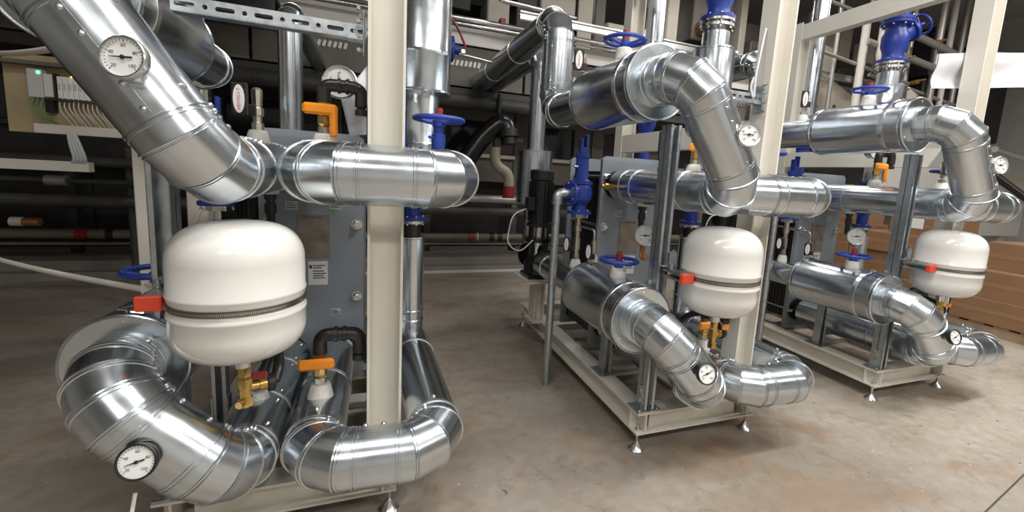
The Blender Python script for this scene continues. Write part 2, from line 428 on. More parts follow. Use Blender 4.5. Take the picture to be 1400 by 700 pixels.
# ------------------------------------------------------------------ setting
struct('floor', lambda mb: mb.span((-9, -6, -.1), (15, 13, 0)), 'concrete')
struct('trim_3', lambda mb: mb.span((-1.6, 6.82, 0), (9, 6.85, .035)), 'wall')
struct('trim_2', lambda mb: mb.prism([(0, -.004), (4.5, -.004), (4.5, .004), (0, .004)], (2.05, .93, .0005), (.985, .17, 0), (-.17, .985, 0), .003), 'machine_grey')
struct('ceiling', lambda mb: mb.span((-9, -6, 6.2), (15, 13, 6.3)), 'ceiling')
struct('wall_back', lambda mb: mb.span((-9, 13, 0), (15, 13.2, 6.2)), 'wall_dark')
struct('wall_front', lambda mb: mb.span((-9, -6.2, 0), (15, -6, 6.2)), 'wall')
struct('wall_left', lambda mb: mb.span((-9.2, -6, 0), (-9, 13, 6.2)), 'wall')
struct('wall_right', lambda mb: mb.span((15, -6, 0), (15.2, 13, 6.2)), 'wall')

# ------------------------------------------------------------------ one skid
AX, AZ = -.91, 2.105      # upper valve jacket axis
CX, CZ = -.85, .822      # lower valve jacket axis
ZLO = .425                # lower pipe runs
ZUP = 1.56                # upper pipe runs
XH = .29; XR = .27; YR = 2.92       # riser
def hbeam_post(mb, x0, x1, y0, y1, z0, z1, t=.011):
    mb.span((x0, y0, z0), (x0+t, y1, z1)); mb.span((x1-t, y0, z0), (x1, y1, z1)); mb.span((x0+t, (y0+y1)/2-t/2, z0), (x1-t, (y0+y1)/2+t/2, z1))
def channel(mb, p0, p1, wd, dp, open_dir, t=.004):
    """lipped strut channel from p0 to p1, open towards open_dir"""
    p0, p1 = V(p0), V(p1); d = (p1-p0); L = d.length; d.normalize(); o = V(open_dir).normalized(); s = d.cross(o); c = (p0+p1)/2
    R = Matrix((d, s, o)).transposed()
    mb.box(c-o*(dp/2-t/2), (L, wd, t), R)
    for q in (-1, 1):
        mb.box(c+s*q*(wd/2-t/2), (L, t, dp), R); mb.box(c+s*q*(wd/2-wd*.13)+o*(dp/2-t/2), (L, wd*.26, t), R)
def slotted(mb, p0, ex, ez, L, h, t, pitch=.125):
    """web plate with long slots and round holes punched through"""
    p0, ex, ez = V(p0), V(ex), V(ez); n = ex.cross(ez); x = 0.
    def cell(x0, x1, sl):
        N = 24; cx = (x0+x1)/2; outer = []; inner = []
        r = .0085; hl = (sl/2-r) if sl > 0 else 0
        for i in range(N):
            a = 2*PI*i/N; ca, sa = math.cos(a), math.sin(a)
            k = min((x1-x0)/2/max(abs(ca), 1e-6), h/2/max(abs(sa), 1e-6)); outer.append((cx+ca*k, sa*k))
            inner.append((cx+ca*r+(hl if ca > 0 else -hl), sa*r))
        # force rectangle corners
        for (qx, qz) in ((x1, h/2), (x0, h/2), (x0, -h/2), (x1, -h/2)):
            i = min(range(N), key=lambda j: (outer[j][0]-qx)**2+(outer[j][1]-qz)**2); outer[i] = (qx, qz)
        vs = []
        for dn in (-t/2, t/2):
            for P in (outer, inner): vs += [p0+ex*a+ez*b+n*dn for a, b in P]
        fs = []
        for i in range(N):
            j = (i+1) % N
            fs += [(i, j, N+j, N+i), (2*N+i, 3*N+i, 3*N+j, 2*N+j), (N+i, N+j, 3*N+j, 3*N+i)]
        mb.add(vs, fs)
    while x < L-.01:
        cell(x, min(x+pitch*.68, L), .062); 
        if x+pitch*.68 < L: cell(x+pitch*.68, min(x+pitch, L), 0)
        x += pitch
def flange_bolts(mb, c, ax, R, n, r=.008, L=.05):
    ax = V(ax).normalized(); u = ax.orthogonal().normalized(); w = ax.cross(u)
    for i in range(n):
        q = V(c)+(u*math.cos(2*PI*i/n+.3)+w*math.sin(2*PI*i/n+.3))*R; mb.lathe([(r*.6, -L/2), (r, -L/2), (r, -L/2+r), (r*.55, -L/2+r), (r*.55, L/2-r), (r, L/2-r), (r, L/2), (r*.6, L/2)], q, ax, 6)

def jacket(k, key, name_lab, x, z, y0, y1, R, hwy, hwz):
    T = Thing('valve_jacket', name_lab, 'valve jacket', (x, (y0+y1)/2, z-R), k, key='jacket_'+key)
    L = y1-y0
    def shell(mb):
        h = .005; mb.lathe([(R+h*.3, .0), (R+h, .003), (R+h, .012), (R, .016), (R, .03), (R+.002, .034), (R, .038), (R, L-.038), (R+.002, L-.034), (R, L-.03), (R, L-.016), (R+h, L-.012), (R+h, L-.003), (R+h*.3, L)], (x, y0, z), (0, 1, 0), 48, cap0=False, cap1=False, hard=False)
    T.part('jacket_shell', shell, 'galv')
    def front(mb):
        mb.lathe([(R+.004, .001), (R, -.001), (R-.005, .003), (.128, .004), (.127, -.018), (.118, -.02)], (x, y0, z), (0, 1, 0), 48, cap0=False, cap1=False)
    T.part('end_cap', front, 'galv', key='capf')
    T.part('end_cap', lambda mb: mb.lathe([(R+.004, 0), (R-.004, .003), (.12, .003)], (x, y1, z), (0, 1, 0), 48, cap0=False, cap1=False), 'galv', key='capb')
    T.part('strap', lambda mb: mb.lathe([(R, 0), (R+.0018, .001), (R+.0018, .031), (R, .032)], (x, y0+.13, z), (0, 1, 0), 48, cap0=False, cap1=False), 'steel')
    for q, yy in enumerate((y0+.012, y0+.12, y1-.05)):
        def clip(mb, yy=yy):
            for a in (.18,):
                aa = PI/2-a; nn = V((math.cos(aa), 0, math.sin(aa))); tt = V((-nn.z, 0, nn.x)); Rm = Matrix((V((0, 1, 0)), tt, nn)).transposed()
                c = V((x, yy+.02, z))+nn*(R+.006); mb.bbox(c, (.022, .045, .008), .003, Rm); mb.cyl(c+tt*.03-V((0, .012, 0)), c+tt*.03+V((0, .012, 0)), .004, 8); mb.box(c+tt*.045+nn*.004, (.014, .03, .003), Rm)
        T.part('toggle_latch', clip, 'steel', key='clip%d' % q)
    def rv(mb):
        for a in (PI/2, PI/2+2.2, PI/2-2.2): rivet(mb, V((x+math.cos(a)*(R-.025), y0+.008, z+math.sin(a)*(R-.025))), (0, -1, 0), .007)
    T.part('rivets', rv, 'steel', kind='stuff')
    T.part('collar', lambda mb: mb.lathe([(.05, R-.02), (.048, hwz-z-.055), (.042, hwz-z-.045)], (x, hwy, z), (0, 0, 1), 18), 'collar')
    T.part('yoke', lambda mb: mb.lathe([(.03, hwz-z-.05), (.027, hwz-z-.025)], (x, hwy, z), (0, 0, 1), 14), 'blue')
    handwheel(T, (x, hwy, hwz), .113)
    return T

def skid(k):
    W = WHERE[k]
    # ---- frame
    T = Thing('skid_frame', 'ivory painted steel base frame with posts and levelling feet of '+W, 'frame', (-.36, 1.95, 0), k)
    zc, h = .178, .135
    T.part('long_rail', lambda mb: mb.ibeam((-.75, 1.95, zc), (-.75, 4.25, zc), h, .12, .011, (1, 0, 0)), 'ivory', key='railL')
    T.part('long_rail', lambda mb: mb.ibeam((.035, 1.95, zc), (.035, 4.25, zc), h, .12, .011, (1, 0, 0)), 'ivory', key='railR')
    for i, y in enumerate((2.01, 4.19)):
        T.part('end_beam', lambda mb, y=y: mb.ibeam((-.69, y, zc), (-.025, y, zc), h, .12, .011, (0, 1, 0)), 'ivory', key='end%d' % i)
    for i, y in enumerate((2.75, 3.2, 3.72)):
        T.part('cross_beam', lambda mb, y=y: mb.ibeam((-.744, y, zc-.03), (.029, y, zc-.03), .07, .10, .009, (0, 1, 0)), 'ivory', key='cross%d' % i)
    for i, (x, y) in enumerate(((-.78, 1.985), (.065, 1.985), (-.78, 4.2), (.065, 4.2))):
        T.part('stiffener', lambda mb, x=x, y=y: mb.box((x, y+.06*(1 if y < 3 else -1), zc), (.05, .008, .112)), 'ivory', key='stiff%d' % i)
        def foot(mb, x=x, y=y):
            mb.lathe([(.046, 0), (.046, .006), (.040, .012), (.014, .048), (.013, .052)], (x, y, 0), n=24); mb.cyl((x, y, .05), (x, y, .16), .008, 10); mb.lathe([(.017, .108), (.017, .094)], (x, y, 0), n=6); mb.lathe([(.018, .122), (.018, .14)], (x, y, 0), n=6, smooth=False)
        T.part('levelling_foot', foot, 'steel', key='foot%d' % i)
    PT = 3.45
    p1 = T.part('front_post', lambda mb: hbeam_post(mb, -.035, .115, 2.035, 2.165, .245, PT), 'ivory')
    T.part('base_plate', lambda mb: mb.span((-.08, 2.0, .245), (.095, 2.2, .257)), 'ivory', parent=p1)
    T.part('rear_post', lambda mb: hbeam_post(mb, -.045, .105, 3.72, 3.85, .245, PT), 'ivory')
    for i, z in enumerate((1.945, 3.345)):
        T.part('side_beam', lambda mb, z=z: (mb.span((-.04, 2.165, z-.08), (.06, 3.72, z+.08))), 'ivory', key='sbeam%d' % i)
    T.part('pump_pedestal', lambda mb: (hbeam_post(mb, -.88, -.78, 3.62, 3.78, .245, .64), mb.span((-1.0, 3.5, .64), (-.66, 3.95, .652)), mb.span((-.90, 3.58, .245), (-.76, 3.82, .255))), 'ivory')
    def bolts(mb):
        for x in (-.04, ):
            for z in (2.06, 2.115, 2.17, 2.22): mb.cyl((x-.03, 2.02, z), (x-.03, 2.045, z), .008, 6)
        for z in (2.10, 2.28): mb.lathe([(.011, -.012), (.011, 0)], (-.02, 2.095, z), (0, -1, 0), 6, smooth=False); mb.lathe([(.008, -.03), (.008, 0.0)], (-.02, 2.095, z), (0, -1, 0), 8)
    T.part('bolts', bolts, 'steel', kind='stuff')

    # ---- strut uprights
    S = Thing('strut_support', 'galvanised strut upright carrying tank and valve jackets on '+W, 'strut support', (-.73, 2.005, .245), k)
    up = S.part('upright', lambda mb: (channel(mb, (-.73, 1.985, .255), (-.73, 1.985, AZ-.19), .07, .042, (0, -1, 0)), channel(mb, (-.73, 2.03, .255), (-.73, 2.03, AZ-.19), .07, .042, (0, 1, 0))), 'galv_strut')
    S.part('base_plate', lambda mb: mb.span((-.81, 1.955, .246), (-.65, 2.075, .254)), 'galv_strut', parent=up)
    def gus(mb):
        for q in (-1, 1): mb.prism([(0, 0), (.05, 0), (.045, .14), (0, .15)], (-.73+q*.038, 1.99, .254), (0, 1, 0), (0, 0, 1), .006)
        for z in (.30, .36): mb.lathe([(.01, 0), (.01, .008)], (-.769, 2.01, z), (-1, 0, 0), 6, smooth=False)
        for x in (-.79, -.67): mb.lathe([(.011, 0), (.011, .009)], (x, 1.975, .254), (0, 0, 1), 6, smooth=False)
    S.part('gusset', gus, 'galv_strut', parent=up)
    up2 = S.part('upright', lambda mb: channel(mb, (-.73, 2.52, .255), (-.73, 2.52, CZ-.195), .06, .06, (0, -1, 0)), 'galv_strut', key='up2')
    S.part('base_plate', lambda mb: mb.span((-.80, 2.44, .246), (-.66, 2.6, .254)), 'galv_strut', parent=up2, key='bp2')
    S.part('gusset', lambda mb: (mb.span((-.765, 2.485, .254), (-.758, 2.55, .40)), mb.span((-.70, 2.485, .254), (-.694, 2.55, .40))), 'galv_strut', parent=up2, key='gu2')
    # horizontal slotted strut to the post
    hx0, hx1, hz, hy = -.70, -.045, 2.14, 2.09
    def hs(mb):
        slotted(mb, (hx0, hy-.02, hz), (1, 0, 0), (0, 0, 1), hx1-hx0, .05, .003)
        mb.span((hx0, hy-.02, hz+.025), (hx1, hy+.03, hz+.028)); mb.span((hx0, hy-.02, hz-.028), (hx1, hy+.03, hz-.025))
        mb.span((hx0, hy+.028, hz+.012), (hx1, hy+.031, hz+.028)); mb.span((hx0, hy+.028, hz-.028), (hx1, hy+.031, hz-.012))
    c = S.part('cross_strut', hs, 'galv_strut')
    S.part('wall_bracket', lambda mb: (mb.bbox((-.052, hy, hz), (.008, .07, .17), .003), mb.bbox((-.085, hy, hz-.03), (.06, .06, .006), .002), mb.lathe([(.012, 0), (.012, .012)], (-.058, hy, hz+.065), (-1, 0, 0), 6, smooth=False), mb.lathe([(.012, 0), (.012, .012)], (-.058, hy, hz-.065), (-1, 0, 0), 6, smooth=False)), 'galv_strut', parent=c)
    # ---- plate heat exchanger
    T = Thing('heat_exchanger', 'grey plate heat exchanger with nameplate standing on '+W, 'heat exchanger', (-.35, 3.2, .245), k)
    def plate(mb, y0, y1):
        mb.span((-.635, y0, .25), (-.072, y1, 1.72)); mb.prism([(-.2815, 0), (.2815, 0), (.2815, .03), (.25, .055), (-.25, .055), (-.2815, .03)], (-.3535, (y0+y1)/2, 1.72), (1, 0, 0), (0, 0, 1), y1-y0)
    fp = T.part('front_plate', lambda mb: plate(mb, 2.955, 2.99), 'hx')
    T.part('rear_plate', lambda mb: plate(mb, 3.55, 3.58), 'hx')
    for i in range(14):
        T.part('plate', lambda mb, i=i: mb.span((-.59, 2.995+i*.0395, .33), (-.115, 2.995+i*.0395+.03, 1.66)), 'black_iron', key='plate%d' % i)  # steel plates, their shade put into the dark colour
    def tie(mb, x, z):
        mb.cyl((x, 2.93, z), (x, 3.62, z), .012, 10); mb.lathe([(.026, 0), (.026, .024), (.017, .027), (.017, .045)], (x, 2.955, z), (0, -1, 0), 6, smooth=False); mb.lathe([(.032, 0), (.032, .006)], (x, 2.955, z), (0, -1, 0), 16)
    for i, (x, z) in enumerate([(sx, z) for sx in (-.592, -.112) for z in (.42, .772, 1.23, 1.62)]):
        T.part('tie_bolt', lambda mb, x=x, z=z: tie(mb, x, z), 'steel', key='tie%d' % i)
    for i, (x, z) in enumerate(((-.5, ZUP), (-.235, ZUP), (-.5, ZLO), (-.235, ZLO))):
        def port(mb, x=x, z=z):
            mb.lathe([(.108, 0), (.108, .022), (.075, .024), (.075, .1)], (x, 2.955, z), (0, -1, 0), 28); flange_bolts(mb, (x, 2.94, z), (0, 1, 0), .092, 6, .011, .05)
        T.part('port_flange', port, 'black_iron', key='port%d' % i)
    Y = 2.953
    def flat(mb, x0, x1, z0, z1, t=.0015): mb.span((x0, Y-t, z0), (x1, Y+.001, z1))
    npl = T.part('nameplate', lambda mb: flat(mb, -.442, -.265, 1.02, 1.285), 'nameplate', parent=fp, label='brownish metal nameplate')
    RX = Matrix.Rotation(PI/2, 4, 'X')
    tm = lambda x, z: Matrix.Translation(-T.base) @ Matrix.Translation((x, Y-.003, z)) @ RX
    T.part('lettering', lambda mb: text_mesh('Heat Transfer', .019, tm(-.353, 1.268), 'ink'), 'ink', parent=fp, key='t1')
    for i, (x, z, w2, h2) in enumerate(((-.467, 1.337, .033, .024), (-.233, 1.344, .033, .024), (-.234, .673, .028, .02))):
        T.part('sticker', lambda mb, x=x, z=z, w2=w2, h2=h2: flat(mb, x-w2, x+w2, z-h2, z+h2), 'sticker_grey', parent=fp, key='stk%d' % i)
        T.part('print_lines', lambda mb, x=x, z=z, w2=w2, h2=h2: [mb.span((x-w2*.8, Y-.003, z+h2*q-.002), (x+w2*(.8 if q < .5 else .3), Y-.0012, z+h2*q+.002)) for q in (-.5, 0, .5)], 'ink', parent=fp, key='prl%d' % i, kind='stuff')
    T.part('green_mark', lambda mb: flat(mb, -.250, -.232, 1.285, 1.302), 'green_dot', parent=fp, label='small green sticker')
    T.part('sticker', lambda mb: flat(mb, -.385, -.278, .85, .998), 'sticker', parent=fp, key='stk9', label='white printed label')
    T.part('print_lines', lambda mb: [mb.span((-.36, Y-.003, z-.0025), (-.36+L, Y-.0012, z+.0025)) for z, L in ((.972, .07), (.958, .05), (.938, .06), (.922, .075), (.908, .06), (.894, .07))]+[mb.span((-.378, Y-.003, .955), (-.365, Y-.0012, .975))], 'ink', parent=fp, key='prl9', kind='stuff')

    # ---- insulated pipe runs
    kw = dict(rivdir=None)
    T = Thing('insulated_pipe', 'sheet-metal clad pipe slanting down from the upper valve jacket on '+W, 'pipe', (-.7, 1.7, ZUP-.12), k, key='pipeA')
    pipe_run(T, [(AX, 1.905, AZ), (-.87, 1.69, AZ+.01), (-.50, 1.69, ZUP), (-.50, 2.87, ZUP)], .119, .165, 3, cuts=((2, .22), (2, .72), (2, .86)), rivdir=(.25, -.25, .45))
    dsl = (V((-.50, 1.69, ZUP))-V((-.87, 1.69, AZ+.01))).normalized(); cs = (V((-.50, 1.69, ZUP))+V((-.87, 1.69, AZ+.01)))/2
    def lap(mb):
        mb.box(cs+V((0, -.1195, 0)), ((V((-.50, 1.69, ZUP))-V((-.87, 1.69, AZ+.01))).length-.34, .004, .022), Matrix((dsl, V((0, 1, 0)), dsl.cross(V((0, 1, 0))))).transposed())
    ls = T.part('lap_seam', lap, 'galv')
    T.part('rivets', lambda mb: [rivet(mb, cs+dsl*t+V((0, -.1205, 0)), (0, -1, 0), .008) for t in (-.14, -.07, .07, .145)], 'steel', parent=ls, kind='stuff', key='laprv')
    T = Thing('insulated_pipe', 'sheet-metal clad pipe running across in front of the post, high on '+W, 'pipe', (0, 1.9, ZUP-.12), k, key='pipeB')
    pipe_run(T, [(-.235, 2.87, ZUP), (-.235, 1.885, ZUP), (.305, 1.87, ZUP), (.305, YR, ZUP)], .121, .165, 3, cuts=((0, .5), (2, .35)), rivdir=(0, .35, .6))
    T = Thing('insulated_pipe', 'sheet-metal clad pipe slanting down from the lower valve jacket on '+W, 'pipe', (-.7, 1.7, ZLO-.12), k, key='pipeC')
    pipe_run(T, [(CX, 1.945, CZ), (CX, 1.745, CZ), (-.49, 1.745, ZLO+.01), (-.49, 2.87, ZLO)], .122, .165, 4, cuts=((2, .3), (2, .7)), rivdir=(.5, .1, .6))
    T = Thing('insulated_pipe', 'sheet-metal clad pipe crossing low in front of the post of '+W, 'pipe', (0, 1.8, ZLO-.12), k, key='pipeD')
    pipe_run(T, [(-.235, 2.87, ZLO), (-.235, 1.785, ZLO), (.262, 1.755, ZLO), (.222, YR+.06, ZLO)], .117, .165, 3, cuts=((0, .5), (2, .75)), rivdir=(0, .35, .5))
    T = Thing('riser_pipe', 'vertical galvanised riser with valve jacket and blue valve on '+W, 'pipe', (XR, YR, ZLO), k)
    def zl(prof, m='galv', n=32): return lambda mb: mb.lathe(prof, (XR, YR, 0), (0, 0, 1), n)
    XL = .215
    def zq(prof): return lambda mb: mb.lathe(prof, (XL, YR, 0), (0, 0, 1), 28)
    T.part('pipe_section', zq([(.08, ZLO+.05), (.08, .60), (.084, .604), (.084, .615), (.08, .62), (.08, .665), (.084, .67), (.084, .68), (.08, .685), (.08, 1.15), (.084, 1.155), (.084, 1.165), (.05, 1.167)]), 'galv', key='rlow')
    T.part('pipe_section', zq([(.055, 1.165), (.055, 1.25)]), 'black_iron', key='r0')
    vb = T.part('angle_valve', lambda mb: mb.lathe([(.088, 1.27), (.088, 1.292), (.05, 1.297), (.05, 1.39), (.075, 1.42), (.075, 1.62), (.05, 1.66), (.05, 1.70), (.088, 1.705), (.088, 1.725)], (XL, YR, 0), (0, 0, 1), 24), 'blue')
    T.part('flange', zq([(.088, 1.25), (.088, 1.268)]), 'steel', key='fl0'); T.part('flange', zl([(.088, 1.727), (.088, 1.745)]), 'steel', key='fl1')
    T.part('bolts', lambda mb: (flange_bolts(mb, (XL, YR, 1.27), (0, 0, 1), .072, 8, .009, .06), flange_bolts(mb, (XR, YR, 1.73), (0, 0, 1), .072, 8, .009, .06)), 'steel', kind='stuff')
    T.part('pipe_section', zl([(.095, 1.745), (.098, 1.75), (.095, 1.76), (.095, 2.06)]), 'galv', key='r1')
    T.part('valve_jacket', zl([(.10, 2.05), (.165, 2.052), (.169, 2.058), (.16, 2.068), (.16, 2.27), (.163, 2.275), (.163, 2.295), (.16, 2.3), (.16, 2.655), (.165, 2.66), (.165, 2.672), (.095, 2.674)]), 'galv')
    for q, zz in enumerate((2.285, 2.645)): T.part('toggle_latch', lambda mb, zz=zz: mb.bbox((XR+.11, YR-.115, zz), (.035, .03, .025), .004), 'steel', key='tl%d' % q)
    T.part('pipe_section', zl([(.105, 2.674), (.105, 2.80)]), 'galv', key='r2')
    T.part('flange', zl([(.07, 2.80), (.07, 2.83), (.132, 2.832), (.132, 2.852), (.085, 2.855), (.085, 2.87), (.132, 2.872), (.132, 2.89)]), 'steel', key='fl2')
    T.part('bolts', lambda mb: (flange_bolts(mb, (XR, YR, 2.87), (0, 0, 1), .115, 8, .013, .11), flange_bolts(mb, (XR, YR, 3.28), (0, 0, 1), .115, 8, .013, .1)), 'steel', kind='stuff', key='bolts2')
    def yv(mb):
        mb.lathe([(.135, 2.892), (.135, 2.916), (.095, 2.93), (.085, 2.98), (.112, 3.05), (.115, 3.14), (.088, 3.2), (.092, 3.235), (.135, 3.25), (.135, 3.275)], (XR, YR, 0), (0, 0, 1), 26)
        mb.lathe([(.08, 0), (.08, .15), (.105, .152), (.105, .18), (.06, .185), (.045, .23)], (XR, YR, 3.12), (.75, -.25, .5), 20)
        mb.lathe([(.135, 3.28), (.135, 3.305), (.09, 3.32), (.1, 3.5)], (XR, YR, 0), (0, 0, 1), 24)
    T.part('strainer_valve', yv, 'blue')
    dv = V((.75, -.25, .5)).normalized(); handwheel(T, V((XR, YR, 3.12))+dv*.29, .095, 'top', axis=dv, stem='blue', sh=.02)
    # hand valve on the upper cross pipe
    T = Thing('hand_valve', 'blue handwheel valve rising from the upper cross pipe of '+W, 'valve', (XH, 2.3, ZUP+.1), k)
    T.part('yoke', lambda mb: (mb.lathe([(.062, .10), (.062, .118), (.034, .12), (.034, .21), (.024, .215), (.024, .25), (.034, .275)], (XH, 2.3, ZUP), (0, 0, 1), 20), mb.cyl((XH, 2.3, ZUP+.19), (XH-.05, 2.28, ZUP+.195), .007, 8)), 'blue')
    handwheel(T, (XH, 2.3, ZUP+.285), .118)
    # ---- valve jackets
    jacket(k, 'up', 'upper galvanised valve jacket with blue handwheel on '+W, AX, AZ, 1.905, 2.62, .186, 2.285, 2.402)
    jacket(k, 'lo', 'lower galvanised valve jacket with blue handwheel on '+W, CX, CZ, 1.945, 2.65, .19, 2.245, 1.11)
    # ---- supply pipes behind the jackets
    T = Thing('insulated_pipe', 'grey clad pipe leaving the back of the upper valve jacket on '+W, 'pipe', (AX, 3.2, AZ-.12), k, key='pipeE')
    if k == 1: pipe_run(T, [(AX, 2.62, AZ), (AX, 3.25, AZ), (-1.42, 3.25, AZ), (-1.42, 4.6, AZ)], .122, .17, 3, cuts=(), riv=False, pre='near')
    else: pipe_run(T, [(AX, 2.62, AZ), (AX, 3.34, AZ), (AX, 3.34, 2.83), (AX, 6.4, 2.83)], .122, .19, 3, cuts=((2, .3), (2, .65)), rivdir=(-.3, -.3, .2))
    T = Thing('insulated_pipe', 'grey clad pipe from lower valve jacket to pump on '+W, 'pipe', (CX, 3.2, CZ-.1), k, key='pipeF')
    pipe_run(T, [(CX, 2.655, CZ), (CX, 3.50, CZ)], .105, .19, 3, cuts=((0, .8), ), rivdir=None, riv=False)
    T = Thing('insulated_pipe', 'tall thin clad pipe with wider jacket behind the pump of '+W, 'pipe', (-.68, 4.39, .8), k, key='pipeG')
    pipe_run(T, [(-.68, 4.39, .8), (-.68, 4.39, 2.82), (-.68, 6.4, 2.82)], .092, .15, 3, cuts=(), rivdir=None, riv=False)
    T.part('wide_jacket', lambda mb: mb.lathe([(.093, 1.30), (.185, 1.302), (.185, 1.84), (.192, 1.843), (.192, 1.852), (.093, 1.855)], (-.68, 4.39, 0), (0, 0, 1), 32), 'galv')
    # ---- pump
    px, py = -.83, 3.74
    T = Thing('pump', 'black vertical multistage pump on a white pedestal of '+W, 'pump', (px, py, .652), k)
    pz = lambda pr, n=24: (lambda mb: mb.lathe(pr, (px, py, 0), (0, 0, 1), n))
    def base(mb):
        mb.bbox((px, py, .672), (.25, .26, .04), .01); mb.lathe([(.13, .69), (.125, .80), (.10, .83), (.10, .86)], (px, py, 0), (0, 0, 1), 24)
        mb.lathe([(.055, -.23), (.055, .23)], (px, py, CZ-.03), (0, 1, 0), 18)
        for q in (-1, 1): mb.lathe([(.125, 0), (.125, .03)], (px, py+q*.2, CZ), (0, q, 0), 24)
    T.part('pump_base', base, 'black_gloss')
    T.part('sleeve', pz([(.085, .86), (.085, .99)]), 'chrome')
    T.part('mid_flange', pz([(.13, .99), (.13, 1.03)]), 'black_gloss')
    T.part('sleeve', pz([(.07, 1.03), (.07, 1.14)]), 'chrome', key='sl2')
    T.part('lantern', lambda mb: [mb.bbox((px+.1*math.cos(a), py+.1*math.sin(a), 1.0), (.022, .022, .3), .006) for a in (.6, 2.2, 3.7, 5.3)]+[mb.lathe([(.12, 1.13), (.12, 1.16)], (px, py, 0), (0, 0, 1), 24)], 'black')
    def motor(mb):
        mb.lathe([(.10, 1.16), (.10, 1.55), (.11, 1.56), (.11, 1.64), (.09, 1.65)], (px, py, 0), (0, 0, 1), 24)
        for i in range(20):
            a = 2*PI*i/20; mb.box((px+.106*math.cos(a), py+.106*math.sin(a), 1.36), (.022, .005, .36), Matrix.Rotation(a, 3, 'Z'))
        mb.bbox((px-.12, py-.05, 1.34), (.07, .1, .12), .008)
    T.part('motor', motor, 'black')
    T.part('sensor_cable', lambda mb: mb.tube(rounded([(px-.13, py-.05, 1.3), (px-.3, py-.1, 1.25), (px-.34, py-.1, .98), (px-.22, py-.12, .9), (px-.1, py-.13, 1.02)], .12), .006, 6), 'hose')
    # ---- expansion tank
    tx, ty, R = -.455, 1.817, .207
    T = Thing('expansion_tank', 'white expansion tank with dark clamp band and red-capped bracket on '+W, 'tank', (tx, ty, .86), k)
    def dome(z0, z1, up, n=10):
        out = []
        for i in range(n+1):
            a = PI/2*i/n; e = .62
            out.append((R*math.cos(a)**e if i < n else 0, z0+(z1-z0)*math.sin(a)**.95))
        return out
    lo = dome(1.0, .885, -1)[::-1]+[(R, 1.055), (R+.0035, 1.06), (R+.0035, 1.068), (R, 1.073), (R, 1.083)]
    hi = [(R, 1.083), (R-.003, 1.088), (R-.003, 1.112), (R, 1.117), (R, 1.127), (R+.0035, 1.132), (R+.0035, 1.14), (R, 1.145)]+dome(1.245, 1.378, 1)
    T.part('lower_shell', lambda mb: mb.lathe(lo, (tx, ty, 0), (0, 0, 1), 56, hard=False), 'tank')
    T.part('upper_shell', lambda mb: mb.lathe(hi, (tx, ty, 0), (0, 0, 1), 56, hard=False), 'tank')
    cb = T.part('clamp_band', lambda mb: mb.lathe([(R-.003, 1.091), (R+.003, 1.092), (R+.003, 1.109), (R-.003, 1.11)], (tx, ty, 0), (0, 0, 1), 56, cap0=False, cap1=False), 'clamp', label='dark perforated worm-drive band')
    T.part('band_slots', lambda mb: [mb.box((tx+(R+.0035)*math.cos(a), ty+(R+.0035)*math.sin(a), 1.1005), (.002, .0028, .010), Matrix.Rotation(a, 3, 'Z')) for a in [PI*1.02+i*.0245 for i in range(120)]], 'steel', parent=cb, kind='stuff')
    ar = T.part('bracket_arm', lambda mb: (channel(mb, (-.702, 1.80, 1.10), (-.702, 1.965, 1.10), .045, .07, (-1, 0, 0)), mb.bbox((-.722, 1.96, 1.135), (.05, .05, .008), .002), mb.lathe([(.014, 0), (.014, .016)], (-.722, 1.94, 1.139), (0, 0, 1), 6, smooth=False), mb.lathe([(.009, 0), (.009, .03)], (-.722, 1.90, 1.125), (0, 0, 1), 8), mb.prism([(0, 0), (.05, 0), (.05, .09), (.025, .11), (0, .09)], (-.70, 1.955, 1.12), (1, 0, 0), (0, 0, 1), .005)), 'galv_strut')
    T.part('end_cap', lambda mb: mb.bbox((-.705, 1.785, 1.10), (.075, .03, .052), .004), 'red', parent=ar, label='red plastic end cap')
    T.part('nozzle', lambda mb: mb.lathe([(.03, .84), (.03, .90)], (tx, ty, 0), (0, 0, 1), 16), 'steel')
    # brass drain valve below the tank
    bx, by = -.452, 1.817
    T = Thing('drain_valve', 'brass cap valve hanging under the white tank of '+W, 'valve', (bx, by, .66), k)
    T.part('body', lambda mb: (mb.lathe([(.022, .68), (.026, .685), (.026, .715), (.019, .72), (.019, .755), (.026, .76), (.026, .79), (.022, .80), (.022, .845)], (bx, by, 0), (0, 0, 1), 6, smooth=False), mb.lathe([(.024, .745), (.024, .775)], (bx, by, 0), (0, 0, 1), 16), mb.lathe([(.016, 0), (.016, .045), (.024, .047), (.024, .07)], (bx, by, .755), (.9, .3, 0), 12), mb.lathe([(.014, 0), (.014, .035)], (bx, by, .70), (-.4, -.9, 0), 8)), 'brass')
    T.part('cap', lambda mb: mb.lathe([(.028, .07), (.034, .073), (.034, .095), (.02, .1)], (bx, by, .755), (.9, .3, 0), 16), 'black')
    T.part('lever', lambda mb: mb.bbox((bx+.055, by-.03, .81), (.05, .012, .03), .004), 'orange' if k != 1 else 'red_dark', key='lev%d' % k)
    T.part('hose_elbow', lambda mb: mb.tube(rounded([(bx+.09, by+.03, .755), (bx+.10, by+.07, .80), (bx+.07, by+.2, .83), (bx+.02, by+.30, .76), (bx-.03, by+.33, .60)], .06), .02, 10), 'black_iron')
    cone_collar(T, (bx-.035, by+.33, ZLO+.105), .04, .05)
    # ---- thermometers
    gauge('thermometer', 'round dial thermometer on the upper slanting pipe of '+W, 'thermometer', (-.632, 1.552, 1.845), (-.25, -1, .12), .055, k, 'th', ang=.0, stem=.05, depth=.022)
    gauge('thermometer', 'round dial thermometer on the lower slanting pipe of '+W, 'thermometer', (-.683, 1.585, .655), (-.12, -1, .30), .053, k, 'th2', ang=.3, stem=.05, depth=.022, case='black', rim='black')
